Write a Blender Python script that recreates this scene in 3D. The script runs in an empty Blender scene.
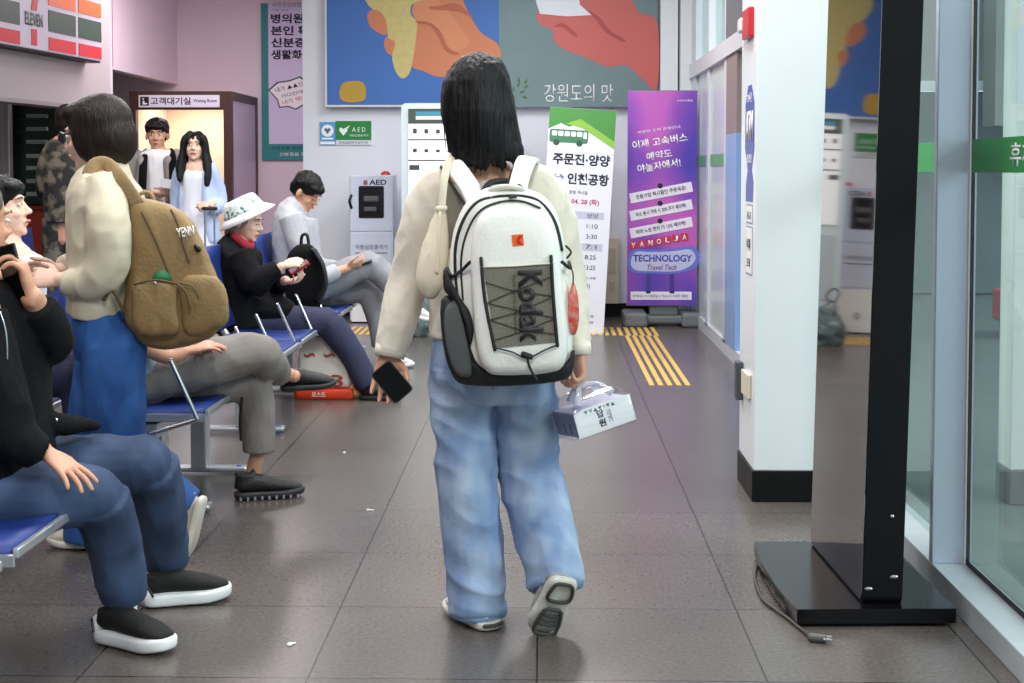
import bpy, bmesh, math, random
from mathutils import Vector, Matrix, Euler, noise
random.seed(7)
SC = bpy.context.scene
COL = SC.collection
PI = math.pi
R = math.radians

# ---------------------------------------------------------------- camera
F = 1400.0
cam_d = bpy.data.cameras.new('camera')
cam = bpy.data.objects.new('camera', cam_d)
COL.objects.link(cam)
cam.location = (0, 0, 1.33)
cam.rotation_euler = (R(90 - 2.5), 0, R(1.268))
cam_d.sensor_width = 36.0
cam_d.lens = F / 1024 * 36.0
cam_d.shift_y = -(341.5 - 231.0) / 1024
cam_d.clip_start = 0.05
SC.camera = cam
CAMR = Euler(cam.rotation_euler).to_matrix()
CAML = Vector(cam.location)

def ray(px, py):
    return CAMR @ Vector(((px - 512) / F, -(py - 231) / F, -1.0))
def P(px, py, Y):
    """point of the place seen at (px, py) standing at depth Y"""
    d = ray(px, py)
    return CAML + d * (Y / d.y)
def G(px, py, z=0.0):
    d = ray(px, py)
    return CAML + d * ((z - CAML.z) / d.z)
def PX(px, py, X):
    d = ray(px, py)
    return CAML + d * (X / d.x)

# ---------------------------------------------------------------- world, light, exposure
w = bpy.data.worlds.new('sky'); SC.world = w
w.use_nodes = True
bg = w.node_tree.nodes['Background']
bg.inputs[0].default_value = (0.80, 0.90, 1.0, 1)
bg.inputs[1].default_value = 1.0
SC.view_settings.view_transform = 'Standard'
SC.view_settings.look = 'None'
SC.view_settings.gamma = 1
SC.view_settings.use_curve_mapping = False
SC.view_settings.exposure = 0.35

CEIL = 3.6
def lamp(name, x, y, sx, sy, power, color=(1, 0.97, 0.95)):
    l = bpy.data.lights.new(name, 'AREA'); l.shape = 'RECTANGLE'
    l.size = sx; l.size_y = sy; l.energy = power; l.color = color
    o = bpy.data.objects.new(name, l); COL.objects.link(o)
    o.location = (x, y, CEIL - 0.05)
    return o
for (x, y, e) in ((-2.6, 1.0, 30), (0.1, 0.4, 95), (-1.3, 4.0, 34), (0.2, 5.2, 60), (-1.2, 8.0, 62), (0.2, 10.0, 48), (-3.4, 8.2, 62), (-3.2, 4.4, 30), (-0.8, 10.6, 14)):
    lamp('ceiling_panel_light', x, y, 0.6, 1.2, e)
lamp('hall_light', -3.1, 14.0, 1.6, 1.6, 75, (1, 0.88, 0.92))
# daylight coming through the glazed front on the right
l = bpy.data.lights.new('daylight', 'SUN'); l.energy = 1.2; l.angle = R(20); l.color = (0.93, 0.97, 1)
o = bpy.data.objects.new('daylight', l); COL.objects.link(o); o.rotation_euler = (R(20), R(62), 0)

# ---------------------------------------------------------------- materials
MATS = {}
def mat(name, col, rough=0.6, metal=0.0, bump=0.0, bscale=60, var=0.0, vscale=8, emit=0.0, spec=0.5, coat=0.0,
        stretch=(1, 1, 1), sheen=0.0, col2=None, detail=4, trans=0.0, alpha=1.0):
    if name in MATS: return MATS[name]
    m = bpy.data.materials.new(name); m.use_nodes = True
    nt = m.node_tree; b = nt.nodes['Principled BSDF']
    b.inputs['Base Color'].default_value = (*col, 1)
    b.inputs['Roughness'].default_value = rough
    b.inputs['Metallic'].default_value = metal
    b.inputs['Specular IOR Level'].default_value = spec
    b.inputs['Coat Weight'].default_value = coat
    b.inputs['Sheen Weight'].default_value = sheen
    b.inputs['Alpha'].default_value = alpha
    tc = nt.nodes.new('ShaderNodeTexCoord')
    mp = nt.nodes.new('ShaderNodeMapping'); mp.inputs['Scale'].default_value = stretch
    nt.links.new(tc.outputs['Object'], mp.inputs['Vector'])
    if var > 0 or col2:
        n = nt.nodes.new('ShaderNodeTexNoise'); n.inputs['Scale'].default_value = vscale
        n.inputs['Detail'].default_value = detail
        nt.links.new(mp.outputs[0], n.inputs['Vector'])
        r = nt.nodes.new('ShaderNodeValToRGB')
        r.color_ramp.elements[0].position = 0.35; r.color_ramp.elements[1].position = 0.65
        c2 = col2 or tuple(min(1, c * (1 + var)) for c in col)
        c1 = col if col2 else tuple(c * (1 - var) for c in col)
        r.color_ramp.elements[0].color = (*c1, 1); r.color_ramp.elements[1].color = (*c2, 1)
        nt.links.new(n.outputs['Fac'], r.inputs[0]); nt.links.new(r.outputs[0], b.inputs['Base Color'])
    if bump > 0:
        n = nt.nodes.new('ShaderNodeTexNoise'); n.inputs['Scale'].default_value = bscale
        n.inputs['Detail'].default_value = 3
        nt.links.new(mp.outputs[0], n.inputs['Vector'])
        bp = nt.nodes.new('ShaderNodeBump'); bp.inputs['Strength'].default_value = bump
        bp.inputs['Distance'].default_value = 0.01
        nt.links.new(n.outputs['Fac'], bp.inputs['Height']); nt.links.new(bp.outputs[0], b.inputs['Normal'])
    if emit > 0:
        b.inputs['Emission Color'].default_value = (*col, 1); b.inputs['Emission Strength'].default_value = emit
    MATS[name] = m
    return m

def srgb(r, g, b):
    f = lambda c: (c / 255 / 12.92) if c / 255 <= 0.04045 else ((c / 255 + 0.055) / 1.055) ** 2.4
    return (f(r), f(g), f(b))

def glass_mat(name, tint=(0.92, 0.97, 0.95), fres=1.5, rough=0.01, extra=0.0):
    if name in MATS: return MATS[name]
    m = bpy.data.materials.new(name); m.use_nodes = True; nt = m.node_tree
    for n in list(nt.nodes): nt.nodes.remove(n)
    out = nt.nodes.new('ShaderNodeOutputMaterial'); mx = nt.nodes.new('ShaderNodeMixShader')
    t = nt.nodes.new('ShaderNodeBsdfTransparent'); t.inputs[0].default_value = (*tint, 1)
    g = nt.nodes.new('ShaderNodeBsdfGlossy'); g.inputs['Roughness'].default_value = rough
    ge = nt.nodes.new('ShaderNodeNewGeometry'); dt = nt.nodes.new('ShaderNodeVectorMath'); dt.operation = 'DOT_PRODUCT'
    nt.links.new(ge.outputs['Incoming'], dt.inputs[0]); nt.links.new(ge.outputs['Normal'], dt.inputs[1])
    def mth(op, a, b=None, v=0.0):
        n = nt.nodes.new('ShaderNodeMath'); n.operation = op
        if a is not None: nt.links.new(a, n.inputs[0])
        else: n.inputs[0].default_value = 1.0
        if b is not None: nt.links.new(b, n.inputs[1])
        else: n.inputs[1].default_value = v
        return n.outputs[0]
    c = mth('ABSOLUTE', dt.outputs['Value']); q = mth('SUBTRACT', None, c); q = mth('POWER', q, None, 5.0)
    q = mth('MULTIPLY', q, None, 0.6); q = mth('ADD', q, None, 0.03 + extra)      # reflectance of one face of the pane
    nt.links.new(q, mx.inputs[0]); nt.links.new(t.outputs[0], mx.inputs[1]); nt.links.new(g.outputs[0], mx.inputs[2])
    nt.links.new(mx.outputs[0], out.inputs[0])
    MATS[name] = m
    return m

# ---------------------------------------------------------------- objects
def tag(o, label=None, cat=None, group=None, kind=None):
    if label: o['label'] = label
    if cat: o['category'] = cat
    if group: o['group'] = group
    if kind: o['kind'] = kind
    return o

def thing(name, label, cat, loc=(0, 0, 0), rz=0.0, group=None):
    o = bpy.data.objects.new(name, None); COL.objects.link(o)
    o.empty_display_size = 0.1
    o.location = loc; o.rotation_euler = (0, 0, rz)
    return tag(o, label, cat, group)

def wmat(o):
    m = Matrix.LocRotScale(Vector(o.location), Euler(o.rotation_euler), Vector((1, 1, 1)))
    if o.parent: m = wmat(o.parent) @ m
    return m

def link(name, me, m, parent=None, local=False, smooth=True):
    if parent is not None and not local:
        me.transform(wmat(parent).inverted())
    if m is not None:
        me.materials.clear(); me.materials.append(m)
    if smooth:
        for p in me.polygons: p.use_smooth = True
    o = bpy.data.objects.new(name, me); COL.objects.link(o)
    if parent is not None: o.parent = parent
    return o

def frame(zdir, up=(0, 0, 1)):
    """3x3 with columns (x, y, z): z along zdir, y as near to up as it goes"""
    z = Vector(zdir).normalized(); u = Vector(up)
    x = u.cross(z)
    if x.length < 1e-5: x = Vector((1, 0, 0)).cross(z)
    if x.length < 1e-5: x = Vector((0, 1, 0)).cross(z)
    x.normalize(); y = z.cross(x)
    return Matrix((x, y, z)).transposed()

def catmull(pts, n):
    """pts: list of tuples of numbers; returns the smoothed list"""
    out = []
    L = len(pts)
    for i in range(L - 1):
        p0 = pts[max(i - 1, 0)]; p1 = pts[i]; p2 = pts[i + 1]; p3 = pts[min(i + 2, L - 1)]
        for k in range(n):
            t = k / n
            out.append(tuple(0.5 * (2 * b + (c - a) * t + (2 * a - 5 * b + 4 * c - d) * t * t + (3 * b - a - 3 * c + d) * t ** 3)
                             for a, b, c, d in zip(p0, p1, p2, p3)))
    out.append(tuple(pts[-1]))
    return out

class MB:
    def __init__(s): s.bm = bmesh.new()
    def box(s, c, size, rot=None, bevel=0.0, seg=2):
        r = bmesh.ops.create_cube(s.bm, size=1.0)
        vs = r['verts']
        M = Matrix.Translation(Vector(c)) @ (rot.to_4x4() if rot is not None else Matrix()) @ Matrix.Diagonal((*size, 1))
        bmesh.ops.transform(s.bm, matrix=M, verts=vs)
        if bevel > 0:
            es = list({e for v in vs for e in v.link_edges})
            bmesh.ops.bevel(s.bm, geom=es, offset=bevel, segments=seg, affect='EDGES', profile=0.5)
        return s
    def b2(s, lo, hi, bevel=0.0, seg=2):
        c = [(a + b) / 2 for a, b in zip(lo, hi)]; sz = [abs(b - a) for a, b in zip(lo, hi)]
        return s.box(c, sz, None, bevel, seg)
    def ball(s, c, r, rot=None, seg=16, rings=10):
        if not hasattr(r, '__len__'): r = (r, r, r)
        q = bmesh.ops.create_uvsphere(s.bm, u_segments=seg, v_segments=rings, radius=1.0)
        M = Matrix.Translation(Vector(c)) @ (rot.to_4x4() if rot is not None else Matrix()) @ Matrix.Diagonal((*r, 1))
        bmesh.ops.transform(s.bm, matrix=M, verts=q['verts'])
        return s
    def tube(s, pts, rad, seg=12, up=None, n=4, cap=True, round_cap=True, sq=1.0):
        """pts: points; rad: one number, or per point a number or (rx, ry); swept, smoothed, closed"""
        if not hasattr(rad, '__len__'): rad = [rad] * len(pts)
        rr = [(r, r) if not hasattr(r, '__len__') else r for r in rad]
        raw = [(*Vector(p), a, b) for p, (a, b) in zip(pts, rr)]
        sm = catmull(raw, n) if n > 1 and len(pts) > 2 else raw
        rings = []
        N = len(sm)
        def ring(c, fr, a, b):
            vs = []
            for k in range(seg):
                t = 2 * PI * k / seg
                cx, sy = math.cos(t), math.sin(t)
                if sq != 1.0:
                    cx = math.copysign(abs(cx) ** sq, cx); sy = math.copysign(abs(sy) ** sq, sy)
                vs.append(s.bm.verts.new(c + fr @ Vector((cx * a, sy * b, 0))))
            return vs
        if up is None:
            ds = [(Vector(b) - Vector(a)).normalized() for a, b in zip(pts, pts[1:]) if (Vector(b) - Vector(a)).length > 1e-6]
            up = min(((0, 0, 1), (0, 1, 0), (1, 0, 0)), key=lambda u: max([abs(d.dot(Vector(u))) for d in ds] or [0]) + (0 if u[2] else .02))
        upv = Vector(up)
        for i, q in enumerate(sm):
            c = Vector(q[:3])
            a = Vector(sm[max(i - 1, 0)][:3]); b = Vector(sm[min(i + 1, N - 1)][:3])
            d = (b - a)
            if d.length < 1e-7: d = Vector((0, 0, 1))
            fr = frame(d, upv)
            if i == 0 and round_cap:
                m = min(q[3], q[4])
                for t in (0.2, 0.6): rings.append(ring(c - fr.col[2] * m * (1 - t) * 0.9, fr, q[3] * (0.45 if t < .5 else .85), q[4] * (0.45 if t < .5 else .85)))
            rings.append(ring(c, fr, q[3], q[4]))
            if i == N - 1 and round_cap:
                m = min(q[3], q[4])
                for t in (0.6, 0.2): rings.append(ring(c + fr.col[2] * m * (1 - t) * 0.9, fr, q[3] * (0.45 if t < .5 else .85), q[4] * (0.45 if t < .5 else .85)))
        for A, B in zip(rings, rings[1:]):
            for k in range(seg):
                s.bm.faces.new((A[k], A[(k + 1) % seg], B[(k + 1) % seg], B[k]))
        if cap:
            s.bm.faces.new(list(reversed(rings[0]))); s.bm.faces.new(rings[-1])
        return s
    def loft(s, rings, cap=True):
        vr = [[s.bm.verts.new(Vector(p)) for p in r] for r in rings]
        n = len(vr[0])
        for A, B in zip(vr, vr[1:]):
            for k in range(n):
                s.bm.faces.new((A[k], A[(k + 1) % n], B[(k + 1) % n], B[k]))
        if cap:
            s.bm.faces.new(list(reversed(vr[0]))); s.bm.faces.new(vr[-1])
        return s
    def prism(s, poly, depth, M):
        """poly: 2D points in M's xy plane, extruded by depth along M's z"""
        a = [s.bm.verts.new(M @ Vector((x, y, 0))) for x, y in poly]
        b = [s.bm.verts.new(M @ Vector((x, y, depth))) for x, y in poly]
        n = len(a)
        s.bm.faces.new(list(reversed(a))); s.bm.faces.new(b)
        for k in range(n): s.bm.faces.new((a[k], a[(k + 1) % n], b[(k + 1) % n], b[k]))
        return s
    def quad(s, a, b, c, d):
        s.bm.faces.new([s.bm.verts.new(Vector(p)) for p in (a, b, c, d)]); return s
    def mesh(s, name='m'):
        bmesh.ops.recalc_face_normals(s.bm, faces=s.bm.faces)
        me = bpy.data.meshes.new(name); s.bm.to_mesh(me); s.bm.free()
        return me
    def build(s, name, m, parent=None, local=False, smooth=False, remesh=0.0, relax=4, disp=None, sub=0, cut=None):
        me = s.mesh(name)
        if remesh > 0 or sub > 0:
            me = bake(me, remesh, relax, sub, disp)
        elif disp:
            displace(me, disp)
        o = link(name, me, m, parent, local, smooth or remesh > 0 or sub > 0)
        return o

def displace(me, fn):
    nor = [v.normal.copy() for v in me.vertices]
    for v, n in zip(me.vertices, nor):
        v.co += n * fn(v.co, n)
    me.update()

def bake(me, voxel, relax, sub, disp=None):
    o = bpy.data.objects.new('tmp', me); COL.objects.link(o)
    if voxel > 0:
        md = o.modifiers.new('r', 'REMESH'); md.mode = 'VOXEL'; md.voxel_size = voxel
        if relax:
            md = o.modifiers.new('s', 'SMOOTH'); md.iterations = relax; md.factor = 0.5
    if sub > 0:
        md = o.modifiers.new('u', 'SUBSURF'); md.levels = sub; md.render_levels = sub
    dg = bpy.context.evaluated_depsgraph_get(); dg.update()
    out = bpy.data.meshes.new_from_object(o.evaluated_get(dg))
    bpy.data.objects.remove(o)
    if disp: displace(out, disp)
    return out

def pmat(origin, xdir=(1, 0, 0), up=(0, 0, 1)):
    """plane matrix: x along xdir, y along up, z towards the viewer"""
    x = Vector(xdir).normalized(); y = Vector(up); y = (y - x * y.dot(x)).normalized(); z = x.cross(y)
    M = Matrix((x, y, z)).transposed().to_4x4(); M.translation = Vector(origin)
    return M

def text(name, s, M, x, y, w, h, m, parent, thick=0.0008, bold=0.0, off=0.0006, align='L', keep=False, spacing=1.0, shear=0.0):
    """lettering fitted into the box (x, y)-(x+w, y+h) of the plane M"""
    cu = bpy.data.curves.new(name, 'FONT'); cu.body = s; cu.size = 1.0; cu.offset = bold; cu.resolution_u = 3
    cu.space_character = spacing; cu.shear = shear
    o = bpy.data.objects.new('tmp', cu); COL.objects.link(o)
    dg = bpy.context.evaluated_depsgraph_get(); dg.update()
    me = bpy.data.meshes.new_from_object(o.evaluated_get(dg))
    bpy.data.objects.remove(o)
    if not me.vertices: return None
    xs = [v.co.x for v in me.vertices]; ys = [v.co.y for v in me.vertices]
    x0, x1, y0, y1 = min(xs), max(xs), min(ys), max(ys)
    sx = w / (x1 - x0); sy = h / (y1 - y0)
    if keep: sx = sy = min(sx, sy)
    for v in me.vertices:
        v.co = M @ Vector((x + (v.co.x - x0) * sx, y + (v.co.y - y0) * sy, off))
    bm = bmesh.new(); bm.from_mesh(me)
    if thick > 0:
        r = bmesh.ops.extrude_face_region(bm, geom=list(bm.faces))
        n = (M.to_3x3() @ Vector((0, 0, 1))) * thick
        bmesh.ops.translate(bm, vec=n, verts=[e for e in r['geom'] if isinstance(e, bmesh.types.BMVert)])
    bm.to_mesh(me); bm.free()
    return link(name, me, m, parent, False, False)

def patch(mb, M, x0, y0, x1, y1, d0=0.0, d1=0.001):
    mb.prism([(x0, y0), (x1, y0), (x1, y1), (x0, y1)], d1 - d0, M @ Matrix.Translation((0, 0, d0)))
    return mb

def structure(name, mb, m, parent=None, **k):
    o = mb.build(name, m, parent, **k)
    if parent is None: o['kind'] = 'structure'
    return o
# ================================================================ room
def floor_mat():
    m = bpy.data.materials.new('polished_stone_tiles'); m.use_nodes = True; nt = m.node_tree; b = nt.nodes['Principled BSDF']
    N = nt.nodes.new; L = nt.links.new
    tc = N('ShaderNodeTexCoord'); mp = N('ShaderNodeMapping')
    mp.inputs['Location'].default_value = (0.015, 0.0, 0)
    L(tc.outputs['Object'], mp.inputs[0])
    br = N('ShaderNodeTexBrick'); br.offset = 0; br.squash = 1
    br.inputs['Scale'].default_value = 1.0; br.inputs['Brick Width'].default_value = 0.6; br.inputs['Row Height'].default_value = 0.6
    br.inputs['Mortar Size'].default_value = 0.0028; br.inputs['Mortar Smooth'].default_value = 0.0
    br.inputs['Color1'].default_value = (*srgb(97, 90, 86), 1); br.inputs['Color2'].default_value = (*srgb(91, 85, 81), 1)
    br.inputs['Mortar'].default_value = (*srgb(38, 33, 31), 1)
    L(mp.outputs[0], br.inputs['Vector'])
    n1 = N('ShaderNodeTexNoise'); n1.inputs['Scale'].default_value = 75; n1.inputs['Detail'].default_value = 3; L(tc.outputs['Object'], n1.inputs['Vector'])
    r1 = N('ShaderNodeMapRange'); r1.inputs[1].default_value = 0.3; r1.inputs[2].default_value = 0.7; r1.inputs[3].default_value = 0.80; r1.inputs[4].default_value = 1.22
    L(n1.outputs['Fac'], r1.inputs[0])
    n2 = N('ShaderNodeTexNoise'); n2.inputs['Scale'].default_value = 2.2; n2.inputs['Detail'].default_value = 1; L(tc.outputs['Object'], n2.inputs['Vector'])
    r2 = N('ShaderNodeMapRange'); r2.inputs[1].default_value = 0.15; r2.inputs[2].default_value = 0.85; r2.inputs[3].default_value = 0.86; r2.inputs[4].default_value = 1.1
    L(n2.outputs['Fac'], r2.inputs[0])
    mu = N('ShaderNodeMath'); mu.operation = 'MULTIPLY'; L(r1.outputs[0], mu.inputs[0]); L(r2.outputs[0], mu.inputs[1])
    hs = N('ShaderNodeHueSaturation'); L(br.outputs['Color'], hs.inputs['Color']); L(mu.outputs[0], hs.inputs['Value'])
    L(hs.outputs[0], b.inputs['Base Color'])
    r3 = N('ShaderNodeMapRange'); r3.inputs[1].default_value = 0.15; r3.inputs[2].default_value = 0.85; r3.inputs[3].default_value = 0.2; r3.inputs[4].default_value = 0.34
    b.inputs['Roughness'].default_value = 0.27
    n3 = N('ShaderNodeTexNoise'); n3.inputs['Scale'].default_value = 90; n3.inputs['Detail'].default_value = 2; L(tc.outputs['Object'], n3.inputs['Vector'])
    bp = N('ShaderNodeBump'); bp.inputs['Strength'].default_value = 0.0; bp.inputs['Distance'].default_value = 0.004
    L(n3.outputs['Fac'], bp.inputs['Height']); L(bp.outputs[0], b.inputs['Normal'])
    b.inputs['Specular IOR Level'].default_value = 0.6
    return m
FLOOR_M = floor_mat()
WALL = mat('white_wall_paint', srgb(228, 230, 240), 0.45, var=0.015, vscale=3)
WALLP = mat('lavender_wall_paint', srgb(226, 212, 222), 0.5, var=0.02, vscale=2)
GREYW = mat('grey_wall_panel', srgb(178, 172, 172), 0.5, var=0.03, vscale=2)
PILLAR = mat('glossy_white_panel', srgb(238, 244, 248), 0.3, var=0.01, vscale=3)
FRAMEM = mat('pale_blue_grey_aluminium', srgb(186, 198, 214), 0.28, metal=0.25)
SILLM = mat('sill_metal', srgb(196, 204, 210), 0.35, metal=0.2, var=0.03, vscale=14)
BLACKB = mat('black_skirting', srgb(12, 12, 14), 0.5, spec=.25)
BROWN = mat('dark_brown_wood', srgb(70, 44, 38), 0.45, var=0.1, vscale=10, stretch=(1, 1, .1))
CREAM = mat('warm_cream_wall', srgb(250, 232, 212), 0.6)
GLASS = glass_mat('clear_glass', (0.86, 0.93, 0.90))
GREENF = mat('green_window_film', srgb(10, 150, 60), 0.35)
YELLOW = mat('tactile_yellow', srgb(224, 182, 92), 0.5, var=0.08, vscale=30)
WHITE = mat('white_plastic', srgb(240, 240, 240), 0.4)
BLACK = mat('black_plastic', srgb(18, 18, 20), 0.35)
WHT = mat('white_print', srgb(250, 250, 250), 0.5)
BLK = mat('black_print', srgb(28, 26, 44), 0.6)
CHROME = mat('chrome_steel', srgb(205, 208, 212), 0.18, metal=1.0)
GREY = mat('grey_plastic', srgb(120, 124, 128), 0.45)

structure('floor', MB().b2((-9, -6, -0.1), (1.36, 20, 0)), FLOOR_M)
structure('ceiling', MB().b2((-9, -6, CEIL), (1.36, 20, CEIL + 0.1)), mat('ceiling_board', srgb(225, 225, 228), 0.8))
structure('wall_back', MB().b2((-2.18, 12.7, 0), (1.36, 12.9, CEIL)), WALL)
structure('baseboard_back', MB().b2((-2.18, 12.685, 0), (1.3, 12.7, 0.12)), BLACKB)
structure('wall_hall_end', MB().b2((-9, 17.5, 0), (-2.0, 17.7, CEIL)), WALLP)
structure('wall_hall_side', MB().b2((-2.18, 12.9, 0), (-2.05, 17.5, CEIL)), WALLP)
structure('wall_left_upper', MB().b2((-4.7, 14.72, 2.40), (-4.575, 17.5, CEIL)), WALLP)
structure('wall_column_left', MB().b2((-4.70, 14.45, 0), (-4.53, 14.70, CEIL), 0.004), mat('white_column', srgb(214, 210, 222), .5))
structure('wall_left_far', MB().b2((-9.1, -6, 0), (-9, 20, CEIL)), GREYW)
structure('wall_rear', MB().b2((-9, -6.1, 0), (1.36, -6, CEIL)), WALL)
structure('trim_1', MB().b2((-4.57, 14.72, 2.42), (-4.555, 14.80, CEIL)), mat('purple_trim', srgb(110, 84, 130), .5))
# seams of the back wall panels
sm = MB()
for x in (-1.25, -0.3, 0.62): sm.b2((x - .002, 12.6985, .12), (x + .002, 12.7, CEIL))
structure('trim_2', sm, mat('panel_seam', srgb(190, 192, 202), .5))
# right end of the back wall: two white pilasters
structure('trim_3', MB().b2((1.045, 12.55, 0), (1.20, 12.7, CEIL), .003).b2((1.215, 12.45, 0), (1.315, 12.7, CEIL), .003), PILLAR)

# shop front on the left: slightly turned wall with a wide opening under it
sdir = Vector((0.112, 1, 0)).normalized(); sn = Vector((sdir.y, -sdir.x, 0))   # sn faces the hall
rot = frame(sn)   # x along up x sn
def on_shop(y, z, out=0.0):
    return Vector((-4.30 + (y - 13.4) * 0.112, y, z)) + sn * out
def shop_box(mb, y0, y1, z0, z1, o0, o1, bevel=0.0):
    a = on_shop(y0, z0, o0); b = on_shop(y1, z1, o1); c = (a + b) / 2
    fr = Matrix((sn, sdir, Vector((0, 0, 1)))).transposed()
    mb.box(c, (abs(o1 - o0), (y1 - y0) / sdir.y, z1 - z0), fr, bevel); return mb
structure('wall_shop_front', shop_box(MB(), 9.0, 13.75, 1.93, CEIL, -0.25, 0), GREYW)
structure('trim_4', shop_box(shop_box(MB(), 13.42, 13.75, 0, 1.93, -0.25, -.0), 9.0, 13.75, 1.90, 1.935, -0.2, 0.012), mat('shop_frame', srgb(150, 146, 150), .4))

# waiting room: dark wooden portal with a sign over its opening
x0, x1, y0, y1 = -4.74, -3.57, 16.0, 17.5
pr = MB()
pr.b2((x1 - .09, y0, 0), (x1, y0 + .1, 2.02)).b2((x0, y0, 0), (x0 + .07, y0 + .1, 2.02)).b2((x0, y0, 2.02), (x1, y0 + .1, 2.23))
pr.b2((x1 - .1, y0 + .1, 2.13), (x1, y1, 2.23)).b2((x1 - .08, y1 - .1, .1), (x1, y1, 2.13)).b2((x1 - .08, y0 + .1, 0), (x1, y1, .1))
structure('trim_5', pr, BROWN)
structure('wall_waiting_side', MB().b2((x1 - .05, y0 + .1, .1), (x1 - .012, y1 - .1, 2.13)), mat('lavender_panel', srgb(206, 196, 214), .45))
structure('wall_waiting_back', MB().b2((x0, 17.45, 0), (x1 - .1, 17.49, 2.2)).b2((x0, y0 + .1, 0), (x0 + .04, 17.45, 2.2)).b2((x0, y0 + .1, 2.18), (x1, 17.4, 2.21)), CREAM)
wl = bpy.data.lights.new('waiting_room_downlight', 'AREA'); wl.size = 0.7; wl.energy = 12; wl.color = (1, 0.86, 0.7)
wo = bpy.data.objects.new('waiting_room_downlight', wl); COL.objects.link(wo); wo.location = (-4.15, 16.8, 2.15)
sg = thing('waiting_room_sign', 'long white sign reading Waiting Room over the dark wooden portal', 'sign', (-4.1, 15.99, 2.05))
M = pmat((-4.63, 15.985, 2.06))
SW = 0.93
MB().b2((-4.63, 15.975, 2.045), (-4.63 + SW, 16.0, 2.185), .003).build('panel', mat('sign_white', srgb(226, 224, 238), .4), sg)
M = pmat((-4.63, 15.975, 2.045))
ic = MB(); patch(ic, M, .02, .02, .12, .12, 0, .002); ic.build('pictogram_field', BLK, sg)
ic = MB(); ic.ball(M @ Vector((.055, .097, .004)), (.009, .002, .009)).prism([(.045, .05), (.06, .085), (.075, .05), (.1, .05), (.1, .035), (.05, .03)], .002, M @ Matrix.Translation((0, 0, .0022))); ic.build('seated_figure', WHT, sg)
text('lettering', '고객대기실', M, .14, .03, .46, .085, BLK, sg, bold=.02)
text('lettering', 'Waiting Room', M, .63, .045, .27, .05, BLK, sg, bold=.012)

# ---------------------------------------------------------------- glazed front on the right
structure('window_1', MB().b2((1.345, -2, 0.077), (1.353, 4.46, CEIL)).b2((1.335, 4.5, 0.077), (1.343, 5.58, CEIL)), GLASS)
structure('trim_6', MB().b2((1.24, -2, 0), (1.37, 5.6, 0.077), .003), SILLM)
structure('trim_7', MB().b2((1.24, 4.44, 0.077), (1.354, 4.475, CEIL), .003).b2((1.354, 4.43, .077), (1.362, 4.47, CEIL)).b2((1.325, 4.475, .077), (1.345, 4.5, CEIL)), FRAMEM)
structure('trim_8', MB().b2((1.3435, -2, .077), (1.3455, 4.44, .095)).b2((1.3445, 4.424, .077), (1.3545, 4.4295, CEIL)), BLACKB)
structure('trim_highlight', MB().b2((1.34, 4.4295, .077), (1.3445, 4.4385, CEIL)), WHITE)  # white strip modelled as the bright highlight along the glass edge gasket
f = thing('window_film', 'green film stripe with white lettering across the near glass pane', 'film', (1.35, 3.2, 1.32))
MB().b2((1.3435, 0.5, 1.322), (1.3445, 4.42, 1.425)).build('stripe', GREENF, f)
Mf = pmat((1.343, 4.06, 1.322), (0, -1, 0))
text('lettering', '휴게실 출입문', Mf, .0, .018, .62, .068, WHT, f, bold=.015)
g2 = MB().b2((1.3335, 4.52, 1.322), (1.3345, 5.57, 1.425)).build('window_film', GREENF)
tag(g2, 'green film stripe on the glass seen between black kiosk and aluminium post', 'film')

# white pillar
structure('wall_pillar', MB().b2((0.845, 5.585, 0.125), (1.36, 6.0, CEIL), .004), PILLAR)
structure('baseboard_pillar', MB().b2((0.838, 5.577, 0), (1.36, 6.008, 0.125), .003), BLACKB)
# glazed wall behind the pillar
gw = MB()
X = 1.31
for (a, b) in ((12.1, 12.45), (11.15, 11.28), (10.06, 10.2)): gw.b2((X, a, 0.08), (X + .12, b, CEIL), .003)
gw.b2((X, 6.01, 0), (X + .12, 12.45, 0.1)).b2((X - .02, 6.01, 2.13), (X + .14, 12.45, 2.25))
structure('trim_9', gw, mat('white_grey_aluminium', srgb(212, 218, 226), .3, metal=.1))
structure('window_2', MB().b2((X + .05, 6.01, .1), (X + .056, 12.4, CEIL)), GLASS)
structure('door_1', MB().b2((X + .02, 10.22, .1), (X + .07, 11.13, 2.13)).b2((X + .02, 11.3, .1), (X + .07, 12.08, 2.13)), mat('frosted_pane', srgb(200, 210, 212), .25))
structure('trim_10', MB().b2((X - .005, 9.5, .1), (X + .04, 10.05, 1.58)), mat('blue_door_panel', srgb(132, 162, 212), .35))
structure('trim_11', MB().b2((X - .004, 9.5, 1.58), (X + .04, 10.05, 2.13)), mat('taupe_panel', srgb(140, 122, 122), .5))
structure('trim_12', MB().b2((X - .01, 9.0, 2.25), (X + .04, 10.05, CEIL)), mat('slate_panel', srgb(96, 104, 110), .4))
gb = MB().b2((X + .014, 10.22, 1.36), (X + .019, 11.13, 1.45)).b2((X + .014, 11.3, 1.36), (X + .019, 12.08, 1.45)).build('window_film', mat('pale_green_film', srgb(96, 160, 110), .4))
tag(gb, 'pale green film stripe across the doors behind the purple banner', 'film')

# tactile paving: strips along the hall
tp = MB()
def strip(x0, x1, y0, y1, n):
    wq = (x1 - x0) / n
    for i in range(n):
        yy = y0
        while yy < y1 - .05:
            tp.b2((x0 + i * wq + wq * .22, yy + .008, 0), (x0 + i * wq + wq * .78, min(yy + .3, y1) - .008, .005), .002, 1)
            yy += .3
strip(.645, .925, 8.6, 11.2, 5)
n = 0
xx = -1.9
while xx < .9:
    strip(xx, xx + .28, 11.2, 11.78, 5); xx += .285
o = tp.build('tactile_paving', YELLOW)
tag(o, 'yellow ribbed tactile guide strips turning left before the banners', 'paving')

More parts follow.
